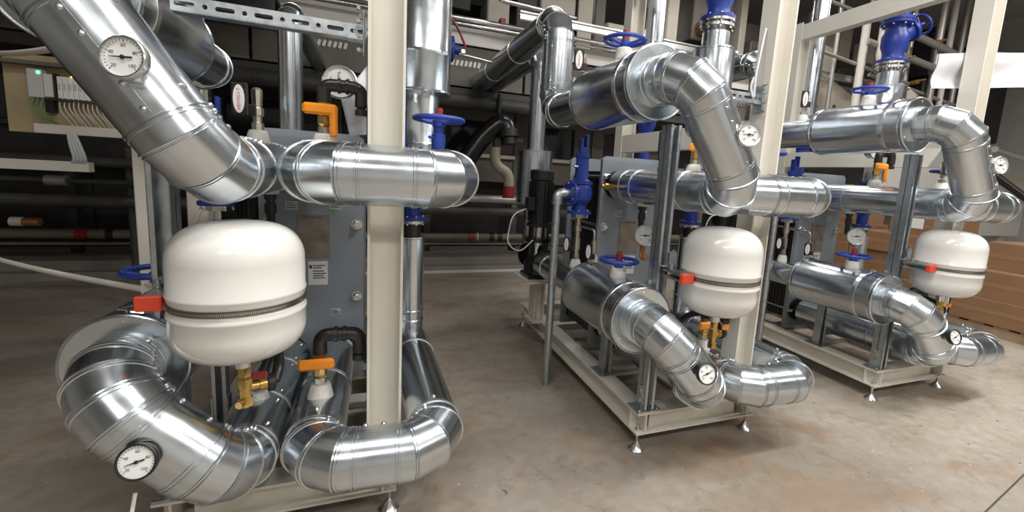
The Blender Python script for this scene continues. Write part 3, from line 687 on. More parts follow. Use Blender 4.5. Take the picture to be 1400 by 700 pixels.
    # ---- small valves and gauges
    def orange_valve(key, lab, x, y, z0, legx, glab, s=1.):
        T = Thing('ball_valve', lab, 'valve', (x, y, z0), k, key=key)
        cone_collar(T, (x, y, z0), .045, .055)
        T.part('body', lambda mb: (mb.lathe([(.022, .05), (.027, .055), (.027, .085), (.02, .09)], (x, y, z0), (0, 0, 1), 8, smooth=False)), 'nickel')
        T.part('ball_body', lambda mb: (mb.lathe([(.024, .09), (.029, .1), (.029, .135), (.024, .14), (.028, .15), (.028, .2), (.024, .205)], (x, y, z0), (0, 0, 1), 8, smooth=False)), 'brass')
        T.part('lever', lambda mb: [mb.bbox((x-.012, y-.045, z0+.165), (.15, .026, .052), .012)]+([mb.bbox((x+.045, y-.045, z0+.10), (.034, .024, .12), .009)] if glab else [])+[mb.cyl((x, y, z0+.165), (x, y-.04, z0+.165), .01, 8)], 'orange')
        lp = rounded([(x, y, z0+.20), (x, y, z0+.285), (x+.165, y, z0+.285), (x+.165, y, z0+.20)], .08, 8)
        T.part('pipe_loop', lambda mb: (mb.tube(lp, .03, 12), mb.lathe([(.036, 0), (.036, .014), (.03, .016), (.03, .034), (.036, .036), (.036, .05)], (x+.06, y, z0+.285), (1, 0, 0), 12), mb.lathe([(.031, 0), (.031, .018)], (x, y, z0+.20), (0, 0, 1), 12)), 'black_iron')
        T.part('end_nipple', lambda mb: (mb.lathe([(.03, 0), (.03, .02), (.02, .022), (.02, .03), (.03, .032), (.03, .06)], (x+.165, y, z0+.215), (0, 0, -1), 12)), 'black_iron')
        if glab: gauge('pressure_gauge', glab, 'gauge', (x+.065, y+.075, z0+.315), (-.12, -1, .02), .078, k, 'pg'+key, ang=-1.4, marks=('0', '2', '4', '6', '10'), depth=.05)
    def black_valve(key, lab, x, y, z0):
        T = Thing('ball_valve', lab, 'valve', (x, y, z0), k, key=key)
        cone_collar(T, (x, y, z0), .04, .05)
        T.part('body', lambda mb: mb.lathe([(.02, .04), (.025, .05), (.025, .08), (.018, .085), (.018, .11), (.026, .115), (.026, .145), (.019, .15), (.022, .2), (.022, .225), (.012, .235)], (x, y, z0), (0, 0, 1), 8, smooth=False), 'nickel')
        oval_lever(T, (x-.055, y-.045, z0+.175), (-.25, -1, 0), (0, 0, 1), key)
    if k < 3:
        orange_valve('ovB', 'orange-levered ball valve with black loop on high pipe of '+W, -.235, 2.4, ZUP+.12, 0, 'pressure gauge behind the black pipe loop on top of '+W)
        black_valve('bvA', 'black lever ball valve with white oval label atop '+W, -.5, 2.36, ZUP+.115)
    else:
        orange_valve('ovA', 'orange-levered ball valve with black loop on high pipe of '+W, -.5, 2.4, ZUP+.115, 0, 'pressure gauge behind the black pipe loop on top of '+W)
        black_valve('bvB', 'black lever ball valve with white oval label atop '+W, -.235, 2.06, ZUP+.12)
    orange_valve('ovD', 'orange-levered ball valve on the low pipe of '+W, -.235, 2.13, ZLO+.115, 0, None)
    # gauge hanging below the upper run
    T = Thing('gauge_siphon', 'black and copper siphon fitting hanging below the high pipe of '+W, 'pipe fitting', (-.5, 2.57, ZUP-.12), k)
    T.part('drop_pipe', lambda mb: (mb.lathe([(.028, 0), (.028, .05), (.02, .052), (.02, .07), (.027, .072), (.027, .12), (.02, .122), (.02, .21)], (-.5, 2.57, ZUP-.11), (0, 0, -1), 12)), 'black_iron')
    T.part('collar', lambda mb: mb.lathe([(.045, 0), (.04, .03), (.03, .035)], (-.5, 2.57, ZUP-.10), (0, 0, -1), 14), 'collar')
    T.part('elbow', lambda mb: (mb.tube(rounded([(-.515, 2.50, 1.15), (-.515, 2.50, 1.07), (-.46, 2.52, 1.07)], .03), .021, 10), mb.lathe([(.026, 0), (.026, .02)], (-.515, 2.50, 1.15), (0, 0, 1), 6, smooth=False)), 'copper')
    gauge('pressure_gauge', 'steel pressure gauge hanging beside the strut of '+W, 'gauge', (-.53, 2.46, 1.235), (-.72, -.7, .05), .072, k, 'pgh', ang=.1, marks=('0', '2', '4', '6', '10'), depth=.06)
    # ---- blue safety valve, its outlet pipe and fittings below
    sx, sy = -.825, 2.92
    T = Thing('safety_valve', 'blue cast safety valve with flanged side outlet at '+W, 'valve', (sx, sy, 1.33), k)
    sv = T.part('body', lambda mb: (mb.lathe([(.09, 1.33), (.09, 1.352), (.055, 1.362), (.052, 1.40), (.085, 1.44), (.09, 1.5), (.075, 1.55), (.088, 1.555), (.088, 1.572)], (sx, sy, 0), (0, 0, 1), 24), mb.lathe([(.05, 0), (.05, .075), (.095, .077), (.095, .097)], (sx, sy, 1.48), (-1, -.15, 0), 24)), 'blue')
    T.part('bonnet', lambda mb: mb.lathe([(.075, 1.575), (.052, 1.59), (.047, 1.74), (.052, 1.745), (.052, 1.775), (.04, 1.78)], (sx, sy, 0), (0, 0, 1), 20), 'blue')
    T.part('cap', lambda mb: (mb.bbox((sx-.02, sy, 1.83), (.018, .05, .11), .004), mb.bbox((sx+.022, sy, 1.85), (.018, .05, .13), .004), mb.bbox((sx, sy, 1.8), (.06, .05, .05), .008)), 'blue')
    T.part('bolts', lambda mb: (flange_bolts(mb, (sx, sy, 1.335), (0, 0, 1), .074, 6, .009, .06), flange_bolts(mb, V((sx, sy, 1.48))+V((-1, -.15, 0)).normalized()*.09, (-1, -.15, 0), .075, 6, .009, .05), mb.lathe([(.012, 0), (.012, .03)], (sx-.05, sy-.02, 1.68), (-1, -.3, 0), 8)), 'steel', kind='stuff')
    T = Thing('outlet_pipe', 'galvanised pipe dropping from blue safety valve to floor by '+W, 'pipe', (-1.02, 2.93, 0), k)
    T.part('pipe', lambda mb: mb.cyl((-1.02, 2.89, 0), (-1.02, 2.89, 1.42), .028, 16), 'galv_strut')
    T.part('elbow', lambda mb: (mb.tube(rounded([(-1.02, 2.89, 1.40), (-1.02, 2.89, 1.48), (-.92, 2.905, 1.48)], .055, 8), .036, 14), mb.lathe([(.042, 0), (.042, .02)], (-1.02, 2.89, 1.40), (0, 0, 1), 14)), 'galv_strut')
    T = Thing('vent_fitting', 'nickel fittings with oval-labelled levers below the blue valve of '+W, 'pipe fitting', (sx, sy, CZ+.1), k)
    T.part('column', lambda mb: (mb.lathe([(.055, 1.328), (.055, 1.30), (.022, 1.298), (.022, 1.25), (.028, 1.245), (.028, 1.2), (.02, 1.195), (.02, 1.15), (.027, 1.145), (.027, 1.06), (.02, 1.05), (.025, 1.0), (.025, .95)], (sx, sy, 0), (0, 0, 1), 10, smooth=False)), 'nickel')
    T.part('column', lambda mb: (mb.lathe([(.018, 1.16), (.018, 1.08), (.024, 1.075), (.024, 1.04), (.016, 1.03), (.022, .98), (.022, .945)], (sx+.02, sy-.24, 0), (0, 0, 1), 10, smooth=False), mb.tube(rounded([(sx+.02, sy-.24, 1.16), (sx+.02, sy-.24, 1.24), (sx, sy, 1.24)], .04), .008, 8)), 'nickel', key='col2')
    cone_collar(T, (sx, sy, .945), .035, .04, key='a'); cone_collar(T, (sx+.02, sy-.24, 1.03), .03, .03, key='b')
    oval_lever(T, (sx-.09, sy-.02, 1.10), (-.8, -.6, 0), (0, 0, 1), 'a', .095, .042); oval_lever(T, (sx-.03, sy-.27, 1.09), (-.8, -.6, 0), (0, 0, 1), 'b', .095, .042)
    T = Thing('air_valve', 'small brass valve pointing sideways off the high pipe of '+W, 'valve', (-.56, 2.84, ZUP-.02), k)
    T.part('body', lambda mb: mb.lathe([(.012, 0), (.012, .04), (.022, .042), (.022, .07), (.016, .072), (.02, .11), (.024, .112), (.024, .15), (.014, .152), (.014, .18)], (-.56, 2.83, ZUP-.015), (-1, -.35, .02), 10, smooth=False), 'brass')
    T.part('collar', lambda mb: mb.lathe([(.03, 0), (.026, .03), (.02, .035)], (-.56, 2.83, ZUP-.015), (-1, -.35, .02), 12), 'collar')
    if k > 1: black_valve('bvE', 'small oval-labelled ball valve behind the upper jacket of '+W, AX, 2.84, AZ+.115)
    # ---- rear riser
    rx, ry = .24, 3.75
    T = Thing('riser_pipe', 'rear galvanised riser standing over a blue valve behind '+W, 'pipe', (rx, ry, 1.75), k, key='rear_riser')
    T.part('pipe_section', lambda mb: mb.lathe([(.088, 2.46), (.088, 4.6)], (rx, ry, 0), (0, 0, 1), 28), 'galv')
    T.part('flange', lambda mb: mb.lathe([(.06, 2.46), (.06, 2.42), (.1, 2.418), (.1, 2.395), (.06, 2.39)], (rx, ry, 0), (0, 0, 1), 24), 'steel')
    T.part('valve_body', lambda mb: (mb.lathe([(.1, 2.392), (.1, 2.37), (.06, 2.35), (.09, 2.25), (.09, 2.15), (.06, 2.08), (.1, 2.06), (.1, 2.03), (.05, 2.02), (.05, 1.75)], (rx, ry, 0), (0, 0, 1), 24), mb.lathe([(.05, 0), (.05, .16), (.07, .165), (.07, .19)], (rx, ry, 2.2), (-.3, -.9, .1), 16)), 'blue')
    T.part('collar', lambda mb: mb.lathe([(.045, .19), (.045, .25)], (rx, ry, 2.2), (-.3, -.9, .1), 14), 'collar')
for k in (1, 2, 3): skid(k)

# ------------------------------------------------------------------ background machinery
struct('trim_1', lambda mb: (mb.span((-8.5, 6.85, 0), (9, 7.35, .10)), mb.span((-8.5, 6.98, .10), (9, 7.35, .22))), 'kerb')
T = Thing('machine_enclosure', 'long dark machine with beige panels and openings behind the skids', 'machine', (0, 8, 0))
for i in range(11):
    x = -8.2+i*1.5
    T.part('lower_panel', lambda mb, x=x: mb.span((x+.01, 8.0, .22), (x+1.49, 8.06, 1.42)), 'machine_dark', key=0)
    T.part('upright', lambda mb, x=x: mb.span((x-.05, 7.5, .22), (x+.05, 7.62, 2.62)), 'machine_dark' if x < .2 else 'beige_dark', key=0)
    T.part('side_panel', lambda mb, x=x: mb.span((x+.06, 7.52, 1.44), (x+1.44, 7.56, 1.84)), 'machine_dark' if x < -.8 else 'beige_dark', key=0)
    T.part('ledge', lambda mb, x=x: mb.span((x+.06, 7.42, 1.84), (x+1.44, 7.6, 1.90)), 'machine_grey' if x < -.8 else 'beige', key=0)
    f = T.part('window_frame', lambda mb, x=x: (mb.span((x+.06, 7.53, 1.92), (x+.2, 7.58, 2.6)), mb.span((x+1.1, 7.53, 1.92), (x+1.44, 7.58, 2.6)), mb.span((x+.2, 7.53, 2.45), (x+1.1, 7.58, 2.6))), 'machine_dark' if x < -.8 else 'beige_dark', key=0)
    T.part('pane', lambda mb, x=x: mb.span((x+.2, 7.60, 1.92), (x+1.1, 7.61, 2.45)), 'glass', parent=f, key=0)
T.part('ledge', lambda mb: mb.span((-8.2, 7.1, .40), (8.3, 7.5, .43)), 'beige_dark', key=0)
T.part('ledge', lambda mb: mb.span((-8.2, 7.3, .92), (0.4, 7.5, .95)), 'beige_dark', key=0)
T.part('roof_beam', lambda mb: mb.span((-8.2, 6.4, 2.62), (9, 7.6, 2.74)), 'machine_grey', key=0)
T = Thing('added_shade_deck', 'dark overhead deck added to shade the left background', 'platform', (-5, 5, 3.3))  # added deck, keeps lamp light off the left background
for i in range(5): T.part('deck_plate', lambda mb, i=i: mb.span((-8.6+i*1.52, 4.7, 3.30), (-7.1+i*1.52, 7.4, 3.34)), 'machine_dark', key=0)
for i in range(4): T.part('joist', lambda mb, i=i: mb.ibeam((-8.6, 4.8+i*.8, 3.2), (-1.0, 4.8+i*.8, 3.2), .18, .1, .01, (0, 1, 0)), 'machine_grey', key=0)
# overhead conveyor: pale side panels, rails and trays
T = Thing('overhead_conveyor', 'overhead conveyor with pale side panels and steel rails behind the skids', 'conveyor', (0, 6.6, 2.74))
for i in range(8):
    x = -4.8+i*1.7
    T.part('side_panel', lambda mb, x=x: mb.span((x+.005, 6.30, 3.30), (x+1.695, 6.33, 3.52)), 'panel', key=0)
    tr = T.part('tray', lambda mb, x=x: (mb.span((x+.02, 6.36, 2.76), (x+1.68, 6.40, 3.29)), mb.span((x+.02, 6.40, 2.76), (x+1.68, 7.5, 2.80))), 'beige_dark', key=0)
    T.part('vent_slots', lambda mb, x=x: [mb.box((x+.55+j*.06, 6.355, 3.06), (.035, .014, .075), Matrix.Rotation(.3, 3, 'Y')) for j in range(9)], 'tray', parent=tr, kind='stuff', key=0)
    T.part('cross_arm', lambda mb, x=x: mb.span((x, 5.75, 3.53), (x+.05, 7.6, 3.58)), 'tray', key=0)
T.part('rail', lambda mb: mb.cyl((-4.8, 6.22, 3.60), (8.8, 6.22, 3.60), .035, 12), 'steel', key=0)
T.part('rail', lambda mb: mb.cyl((-4.8, 6.12, 3.50), (8.8, 6.12, 3.50), .02, 10), 'steel', key=0)
T.part('profile_rail', lambda mb: (mb.span((1.7, 5.70, 3.56), (8.8, 5.76, 3.62)), mb.span((1.7, 5.70, 3.64), (8.8, 5.76, 3.66)), mb.span((1.7, 5.73, 3.56), (8.8, 5.735, 3.66))), 'steel', key=0)
T.part('stand_off_rail', lambda mb: mb.tube(rounded([(.3, 6.0, 3.82), (1.1, 6.0, 3.82), (1.25, 6.0, 3.92), (1.25, 6.0, 4.3)], .12), .03, 10), 'steel', key=0)
T.part('stand_off_rail', lambda mb: mb.tube(rounded([(1.45, 6.0, 4.4), (1.45, 6.0, 3.84), (2.6, 6.0, 3.80)], .14), .03, 10), 'steel', key=0)
T.part('stand_off_rail', lambda mb: mb.tube(rounded([(3.7, 5.6, 3.45), (4.75, 5.6, 3.42), (4.78, 5.6, 4.6)], .14), .025, 10), 'steel', key=0)
# machine upper storey: frames, boxes and plates
T = Thing('upper_machine', 'beige upper machine housing with open frames above the conveyor', 'machine', (3, 7.2, 3.6))
for i, (x0, x1, z0, z1, m_) in enumerate([(-1.5, .2, 3.7, 4.9, 'machine_grey'), (.5, 1.3, 3.95, 4.9, 'machine_dark'), (1.55, 1.9, 3.75, 4.2, 'beige'), (2.0, 2.35, 3.7, 5., 'black'), (2.4, 3.0, 3.95, 4.9, 'beige'),
                                     (3.35, 3.55, 3.7, 5.2, 'beige_dark'), (3.6, 4.6, 4.05, 4.2, 'beige'), (3.7, 4.5, 3.72, 4.02, 'beige_dark'), (4.75, 5.0, 3.6, 5.2, 'beige'), (5.1, 6.0, 3.66, 4.1, 'machine_grey'), (5.3, 6.2, 4.2, 5., 'beige_dark'), (6.4, 6.55, 3.5, 5.2, 'beige'), (6.7, 8.0, 3.6, 4.4, 'beige_dark')]):
    T.part('housing_panel', lambda mb, a=(x0, x1, z0, z1): mb.bbox(((a[0]+a[1])/2, 7.2, (a[2]+a[3])/2), (a[1]-a[0], .5, a[3]-a[2]), .02), m_, key=0)
T.part('access_door', lambda mb: mb.span((3.05, 6.94, 3.7), (3.3, 6.98, 4.9)), 'beige', key=0)
T.part('shaft_cover', lambda mb: mb.lathe([(.14, 0), (.14, .2), (.1, .22)], (5.5, 6.95, 4.4), (0, -1, 0), 20), 'copper', key=0)
T.part('red_block', lambda mb: mb.bbox((1.62, 6.3, 3.66), (.08, .12, .1), .01), 'red_dark', key=0)
# pipes along the back
def long_pipe(name, label, z, y, r, x0, x1, m_, bands=(), cm='black'):
    T = Thing(name, label, 'pipe', ((x0+x1)/2, y, z-r))
    n = max(1, int((x1-x0)/1.6)); st = (x1-x0)/n
    for i in range(n):
        T.part('pipe_section', lambda mb, i=i: mb.lathe([(r*1.04, 0), (r*1.04, .02), (r, .024), (r, st)], (x0+i*st, y, z), (1, 0, 0), 20), m_, key=0)
    for x, w_, c_ in bands:
        T.part('band', lambda mb, x=x, w_=w_: mb.lathe([(r, 0), (r+.012, .002), (r+.012, w_), (r, w_+.002)], (x, y, z), (1, 0, 0), 20, cap0=False, cap1=False), c_, key=0)
    return T
long_pipe('process_pipe', 'olive horizontal pipe with red and black bands low behind the skids', .53, 7.15, .06, -8.2, 8.2, 'olive', ((1.42, .09, 'red_dark'), (1.56, .02, 'panel'), (1.78, .07, 'black'), (1.92, .07, 'black'), (2.35, .07, 'black'), (-3.2, .07, 'black'), (-2.9, .2, 'machine_grey'), (-3.5, .12, 'red_dark')))
long_pipe('process_pipe', 'upper of two grey steel pipes at knee height behind the skids', 1.19, 6.62, .065, -.6, 2.25, 'tray')
long_pipe('process_pipe', 'lower of two grey steel pipes at knee height behind the skids', 1.0, 6.62, .065, -8.0, 4.2, 'machine_grey')
long_pipe('process_pipe', 'thick dark pipe high under the overhead conveyor', 2.55, 6.3, .1, -3, 3.6, 'machine_grey')
T = Thing('suction_hose', 'thick black hose bending over behind the near blue handwheel', 'hose', (1.2, 6.2, 1.4))
T.part('hose', lambda mb: mb.tube(rounded([(.95, 6.2, 1.45), (1.42, 6.2, 2.12), (1.68, 6.15, 2.34), (1.74, 6.1, 2.1)], .22, 8), .135, 16), 'black_gloss', key=0)
T.part('coupling', lambda mb: (mb.lathe([(.15, 0), (.15, .1), (.11, .11), (.11, .2)], (1.72, 6.1, 2.2), (.1, -.1, -1), 18), mb.bbox((1.82, 6.05, 2.06), (.24, .05, .06), .01)), 'black', key=0)
T.part('hanger', lambda mb: mb.lathe([(.03, 0), (.03, .3)], (1.60, 6.18, 2.38), (0, 0, 1), 10), 'black', key=0)
T = Thing('bent_pipe', 'pale brown S-bent pipe below the black hose', 'pipe', (1.75, 6.1, 1.25))
T.part('pipe', lambda mb: mb.tube(rounded([(1.55, 6.1, 1.95), (1.55, 6.1, 1.70), (1.77, 6.1, 1.60), (1.77, 6.1, 1.25)], .13, 8), .075, 16), 'pale_pipe', key=0)
T.part('coupling', lambda mb: mb.lathe([(.085, 0), (.085, .17)], (1.77, 6.1, 1.25), (0, 0, 1), 16), 'red_dark', key=0)
T = Thing('air_valve', 'small blue disc valve with red hose beside the tall riser', 'valve', (1.0, 5.2, 2.8))
T.part('valve_disc', lambda mb: mb.lathe([(.06, 0), (.06, .03), (.135, .035), (.135, .075), (.1, .085), (.05, .09), (.05, .14)], (.72, 5.2, 2.93), (1, -.1, 0), 24), 'blue', key=0)
T.part('hose', lambda mb: mb.tube(rounded([(.65, 5.2, 3.35), (.82, 5.2, 3.2), (.93, 5.2, 2.98), (.90, 5.2, 2.9)], .1), .014, 8), 'red_dark', key=0)
T.part('pin', lambda mb: (mb.cyl((.8, 5.2, 2.90), (1.35, 5.2, 2.84), .012, 8), mb.bbox((.9, 5.2, 2.92), (.06, .05, .06), .01)), 'steel', key=0)
# uprights in front of the dark machine on the left
for (x, y, w_, lab) in ((-1.40, 3.7, .15, 'white steel post at left beside the galvanised strut'), (-1.36, 4.4, .14, 'narrower white steel post just right of the galvanised strut')):
    T = Thing('steel_post', lab, 'post', (x, y, 0))
    T.part('shaft', lambda mb: mb.bbox((x, y, 1.66), (w_, w_, 3.28), .008), 'ivory', key=0)
    T.part('base_plate', lambda mb: mb.span((x-.12, y-.12, 0), (x+.12, y+.12, .02)), 'ivory', key=0)
# left: dark pipe rack details
T = Thing('pipe_rack', 'dark pipe rack with rails at far left behind the hoses', 'rack', (-4, 6.7, 0))
for z, r in ((.98, .05), (1.22, .03), (1.45, .06)): T.part('rail', lambda mb, z=z, r=r: mb.cyl((-8.2, 6.6, z), (-1.9, 6.6, z), r, 12), 'machine_grey', key=0)
for x in (-7.2, -5.0, -2.75): T.part('upright', lambda mb, x=x: (mb.cyl((x, 6.7, .12), (x, 6.7, 1.6), .04, 10), mb.lathe([(.05, 0), (.05, .03), (.02, .06)], (x, 6.7, 1.6), (0, 0, 1), 12)), 'machine_grey', key=0)
T.part('union', lambda mb: mb.lathe([(.06, 0), (.06, .18)], (-3.45, 6.6, 1.22), (1, 0, 0), 12), 'tray', key=0)
T = Thing('cable_coupler', 'small orange and white cable coupler on the dark rack at left', 'coupler', (-3.6, 6.5, .7))
T.part('orange_half', lambda mb: mb.lathe([(.045, 0), (.045, .14)], (-3.62, 6.5, .76), (1, 0, 0), 12), 'copper', key=0)
T.part('white_half', lambda mb: mb.lathe([(.05, 0), (.05, .10)], (-3.72, 6.5, .76), (1, 0, 0), 12), 'panel', key=0)

# ------------------------------------------------------------------ control panel at left
RZ = Matrix.Rotation(-.06, 3, 'Z')
T = Thing('control_panel', 'open plywood-coloured control panel with grey I/O modules and wiring at left', 'control panel', (-2.38, 4.95, 1.70), rot=RZ, local=True)
def cbx(name, x0, x1, z0, z1, y0, y1, m_, **k): return T.part(name, lambda mb: mb.bbox(((x0+x1)/2, (y0+y1)/2, (z0+z1)/2), (x1-x0, y1-y0, z1-z0), .003), m_, key=0, **k)
cbx('back_board', -.42, .62, .0, .62, 0, .02, 'ply')
cbx('hood', -.42, .62, .53, .56, -.10, 0, 'beige_dark')
cbx('edge_strip', .42, .53, .02, .36, -.03, 0, 'panel')
cbx('cable_duct', -.22, .56, .0, .075, -.07, -.001, 'panel')
cbx('mount_rail', -.2, .5, .36, .385, -.03, -.001, 'steel')
h_ = cbx('bus_coupler', -.22, -.125, .28, .50, -.09, -.03, 'sticker_grey')
T.part('lamp_green', lambda mb: mb.bbox((-.145, -.093, .475), (.022, .006, .022), .002), 'led_green', parent=h_, label='lit green indicator', key=0)
cbx('power_module', -.12, -.06, .29, .47, -.09, -.03, 'panel')
cbx('terminal_black', -.055, -.04, .27, .48, -.1, -.03, 'black')
for i in range(10):
    x = -.035+i*.034
    c_ = cbx('io_module', x, x+.031, .28, .46, -.09, -.03, 'sticker')
    T.part('terminal', lambda mb, x=x: mb.bbox((x+.015, -.093, .275), (.024, .02, .025), .003), 'machine_grey', parent=c_, key=0)
    T.part('marker_strip', lambda mb, x=x: mb.bbox((x+.015, -.0915, .38), (.018, .004, .05), .001), 'sticker_grey', parent=c_, key=0)
T.part('lamp_amber', lambda mb: mb.bbox((.07, -.093, .465), (.02, .008, .014), .002), 'led_amber', label='lit amber indicator', key=0)
cbx('terminal_black', .31, .33, .24, .46, -.1, -.03, 'black')
cbx('relay', -.14, -.09, .17, .27, -.06, -.001, 'black')
for i in range(12):
    x = -.03+i*.03
    T.part('wire', lambda mb, x=x, i=i: mb.tube(rounded([(x, -.08, .27), (x+.01, -.11, .2), (x+.04+.01*(i % 3), -.10, .13), (x+.06, -.05, .07)], .05, 4), .0045, 5), 'hose', key=0)
for i in range(3):
    T.part('wire', lambda mb, i=i: mb.tube(rounded([(-.2+i*.03, -.07, .28), (-.21+i*.03, -.1, .2), (-.17+i*.03, -.09, .13), (-.05, -.05, .07)], .05, 4), .006, 5), 'wire_green', key=0)
T = Thing('cable_trunking', 'white cable trunking with a drooping cable bundle below the control panel', 'trunking', (-2.6, 4.85, 1.42))
T.part('trunk', lambda mb: mb.span((-3.6, 4.85, 1.40), (-2.26, 4.93, 1.48)), 'panel', key=0)
for i in range(4): T.part('cable', lambda mb, i=i: mb.tube(rounded([(-2.38+i*.012, 4.87, 1.72), (-2.36+i*.02, 4.84, 1.62), (-2.33+i*.022, 4.83, 1.5), (-2.4+i*.03, 4.89, 1.44)], .06, 5), .013, 7), 'sticker_grey', key=0)
# hoses and cables at left
solo('hose', lambda mb: mb.tube([V((-.765, 1.90, 1.12)).lerp(V((-2.9, 4.2, 1.02)), t/14)-V((0, 0, .05*math.sin(PI*t/14))) for t in range(15)], .011, 10), 'hose', 'pale hose running from the red bracket cap out of view at left', 'hose', (-.765, 1.90, 1.12))
solo('hose', lambda mb: mb.tube([V((-.98, 2.2, 1.99)).lerp(V((-2.6, 4.3, 2.2)), t/14)-V((0, 0, .03*math.sin(PI*t/14))) for t in range(15)], .014, 10), 'hose', 'pale hose above the control panel disappearing behind the slanting pipe', 'hose', (-.98, 2.2, 1.99))
solo('cable', lambda mb: mb.tube(rounded([(-.70, 1.60, .54), (-.72, 1.55, .35), (-.80, 1.5, .1), (-.86, 1.40, .006), (-1.0, 1.2, .006)], .12, 6), .006, 8), 'hose', 'thin grey cable dropping from the lowest pipe at left onto the floor', 'cable', (-.70, 1.60, .54))
# paper and plastic sheets
def crumple(mb, pts, y, amp=.02, n=8, t=.003):
    # bilinear patch of 4 corners with folds and thickness
    a, b, c, d = [V((p[0], y+(p[2] if len(p) > 2 else 0), p[1])) for p in pts]; vs = []; fs = []
    for s_ in (0, 1):
        for i in range(n+1):
            for j in range(n+1):
                u, v = i/n, j/n; p = a.lerp(b, u).lerp(d.lerp(c, u), v); p.y += amp*math.sin(u*5+v*3)+amp*.6*math.sin(v*7-u*2)+s_*t; vs.append(p)
    N = (n+1)**2
    for i in range(n):
        for j in range(n):
            q = i*(n+1)+j; fs += [(q, q+n+1, q+n+2, q+1), (N+q, N+q+1, N+q+n+2, N+q+n+1)]
    for i in range(n):
        for e in ((i*(n+1), (i+1)*(n+1)), (i*(n+1)+n, (i+1)*(n+1)+n), (i, i+1), (n*(n+1)+i, n*(n+1)+i+1)): fs.append((e[0], e[1], N+e[1], N+e[0]))
    mb.add(vs, fs, True)
solo('paper_sheet', lambda mb: crumple(mb, ((-.135, 1.75), (-.05, 1.76), (-.05, 2.12), (-.175, 1.93)), 2.62, .012), 'paper', 'crumpled white paper hanging behind the near post', 'paper', (-.1, 2.62, 1.75))
solo('plastic_sheet', lambda mb: crumple(mb, ((4.13, 2.47), (5.4, 2.63), (5.4, 2.93), (4.17, 2.74)), 2.325, .02), 'paper', 'white sheet hung behind the rightmost post, sticking out on both sides', 'sheet', (4.7, 2.325, 2.5))
for k_, lab in ((2, 'white cable tie strip hanging on the post of the middle skid'),):
    solo('cable_tie', lambda mb: mb.tube(rounded([(-.052, 2.10, 2.56), (-.10, 2.07, 2.42), (-.13, 2.06, 2.25), (-.12, 2.06, 2.12), (-.15, 2.07, 2.2), (-.13, 2.07, 2.26)], .05, 5), [.008]*26 if False else .007, 6), 'paper', lab, 'cable tie', (-.052, 2.10, 2.56), k=k_)

# ------------------------------------------------------------------ upper right: tube frames, plates, sloping chute
T = Thing('tube_frame', 'grid of pale steel tubes and pipes at upper right behind the far skid', 'tube frame', (8, 5.6, 2.6))
for i, (x, y, z0, z1, r) in enumerate([(7.60, 5.4, 2.7, 4.6, .055), (7.22, 5.6, 2.9, 4.9, .025), (7.35, 5.7, 2.9, 4.9, .04), (7.95, 5.6, 2.8, 5.0, .03), (8.2, 5.8, 2.8, 5.2, .03), (8.55, 5.6, 2.8, 5.2, .035), (8.85, 5.7, 2.8, 5.2, .03), (9.1, 5.6, 2.8, 5.2, .05), (9.55, 5.4, 2.8, 5.4, .06), (10.05, 5.5, 2.8, 5.4, .05), (6.45, 6.0, 3.0, 5.2, .05), (10.6, 5.6, 2.6, 5.4, .05)]):
    T.part('tube', lambda mb, a=(x, y, z0, z1, r): mb.cyl((a[0], a[1], a[2]), (a[0], a[1], a[3]), a[4], 12), 'tray' if i % 3 else 'panel', key=0)
for i, (z, y, r, x0, x1) in enumerate([(4.0, 5.35, .06, 7.6, 10.2), (4.3, 5.3, .06, 8.4, 10.4), (3.75, 5.45, .03, 6.6, 9.0), (4.55, 5.5, .03, 6.6, 10), (3.55, 5.5, .035, 8.0, 10.5), (3.2, 5.5, .03, 8.2, 10.5)]):
    T.part('tube', lambda mb, a=(z, y, r, x0, x1): mb.cyl((a[3], a[1], a[0]+.12), (a[4], a[1], a[0]-.12), a[2], 12), 'tray', key=0)
T.part('bent_tube', lambda mb: mb.tube(rounded([(7.85, 5.3, 4.4), (7.85, 5.3, 3.8), (8.5, 5.3, 3.72)], .18), .04, 10), 'panel', key=0)
for x, z in ((8.5, 3.95), (8.9, 3.62), (9.3, 4.35)): T.part('clamp', lambda mb, x=x, z=z: (mb.bbox((x, 5.3, z), (.1, .14, .06), .02), mb.cyl((x-.1, 5.25, z), (x+.12, 5.2, z+.05), .018, 8)), 'copper' if z > 4 else 'brass', key=0)
T = Thing('far_housing', 'cluttered beige and brown machine housings far behind the tube grid', 'machine', (9, 7.4, 2.8))
for i in range(26):
    x0 = 6.9+(i % 9)*.62+random.uniform(-.1, .1); z0 = 2.85+(i//9)*.85+random.uniform(-.1, .1)
    T.part('housing_panel', lambda mb, a=(x0, z0, random.uniform(.3, .55), random.uniform(.4, .78), random.uniform(7.1, 7.6)): mb.bbox((a[0]+a[2]/2, a[4], a[1]+a[3]/2), (a[2], .3, a[3]), .02), random.choice(('beige', 'beige_dark', 'beige', 'panel', 'copper', 'machine_grey', 'tray')), key=0)
T.part('carrier_beam', lambda mb: mb.span((6.8, 7.2, 2.7), (12.6, 7.6, 2.84)), 'beige_dark', key=0)
T = Thing('hopper_plate', 'beige angular hopper plate with notched edge behind the middle post', 'plate', (7.3, 5.9, 2.6))
T.part('plate', lambda mb: mb.prism([(6.55, 3.0), (7.1, 2.75), (8.7, 2.75), (8.7, 3.2), (7.9, 3.5), (7.62, 3.6), (7.62, 4.1), (7.35, 4.15), (6.9, 3.9), (6.6, 3.6)], (0, 5.9, 0), (1, 0, 0), (0, 0, 1), .03), 'beige', key=0)
T.part('bolts', lambda mb: [mb.lathe([(.03, 0), (.03, .02)], (x, 5.885, z), (0, -1, 0), 8) for x, z in ((7.3, 3.1), (7.75, 3.15), (7.0, 3.0), (8.3, 3.0))], 'machine_grey', kind='stuff', key=0)
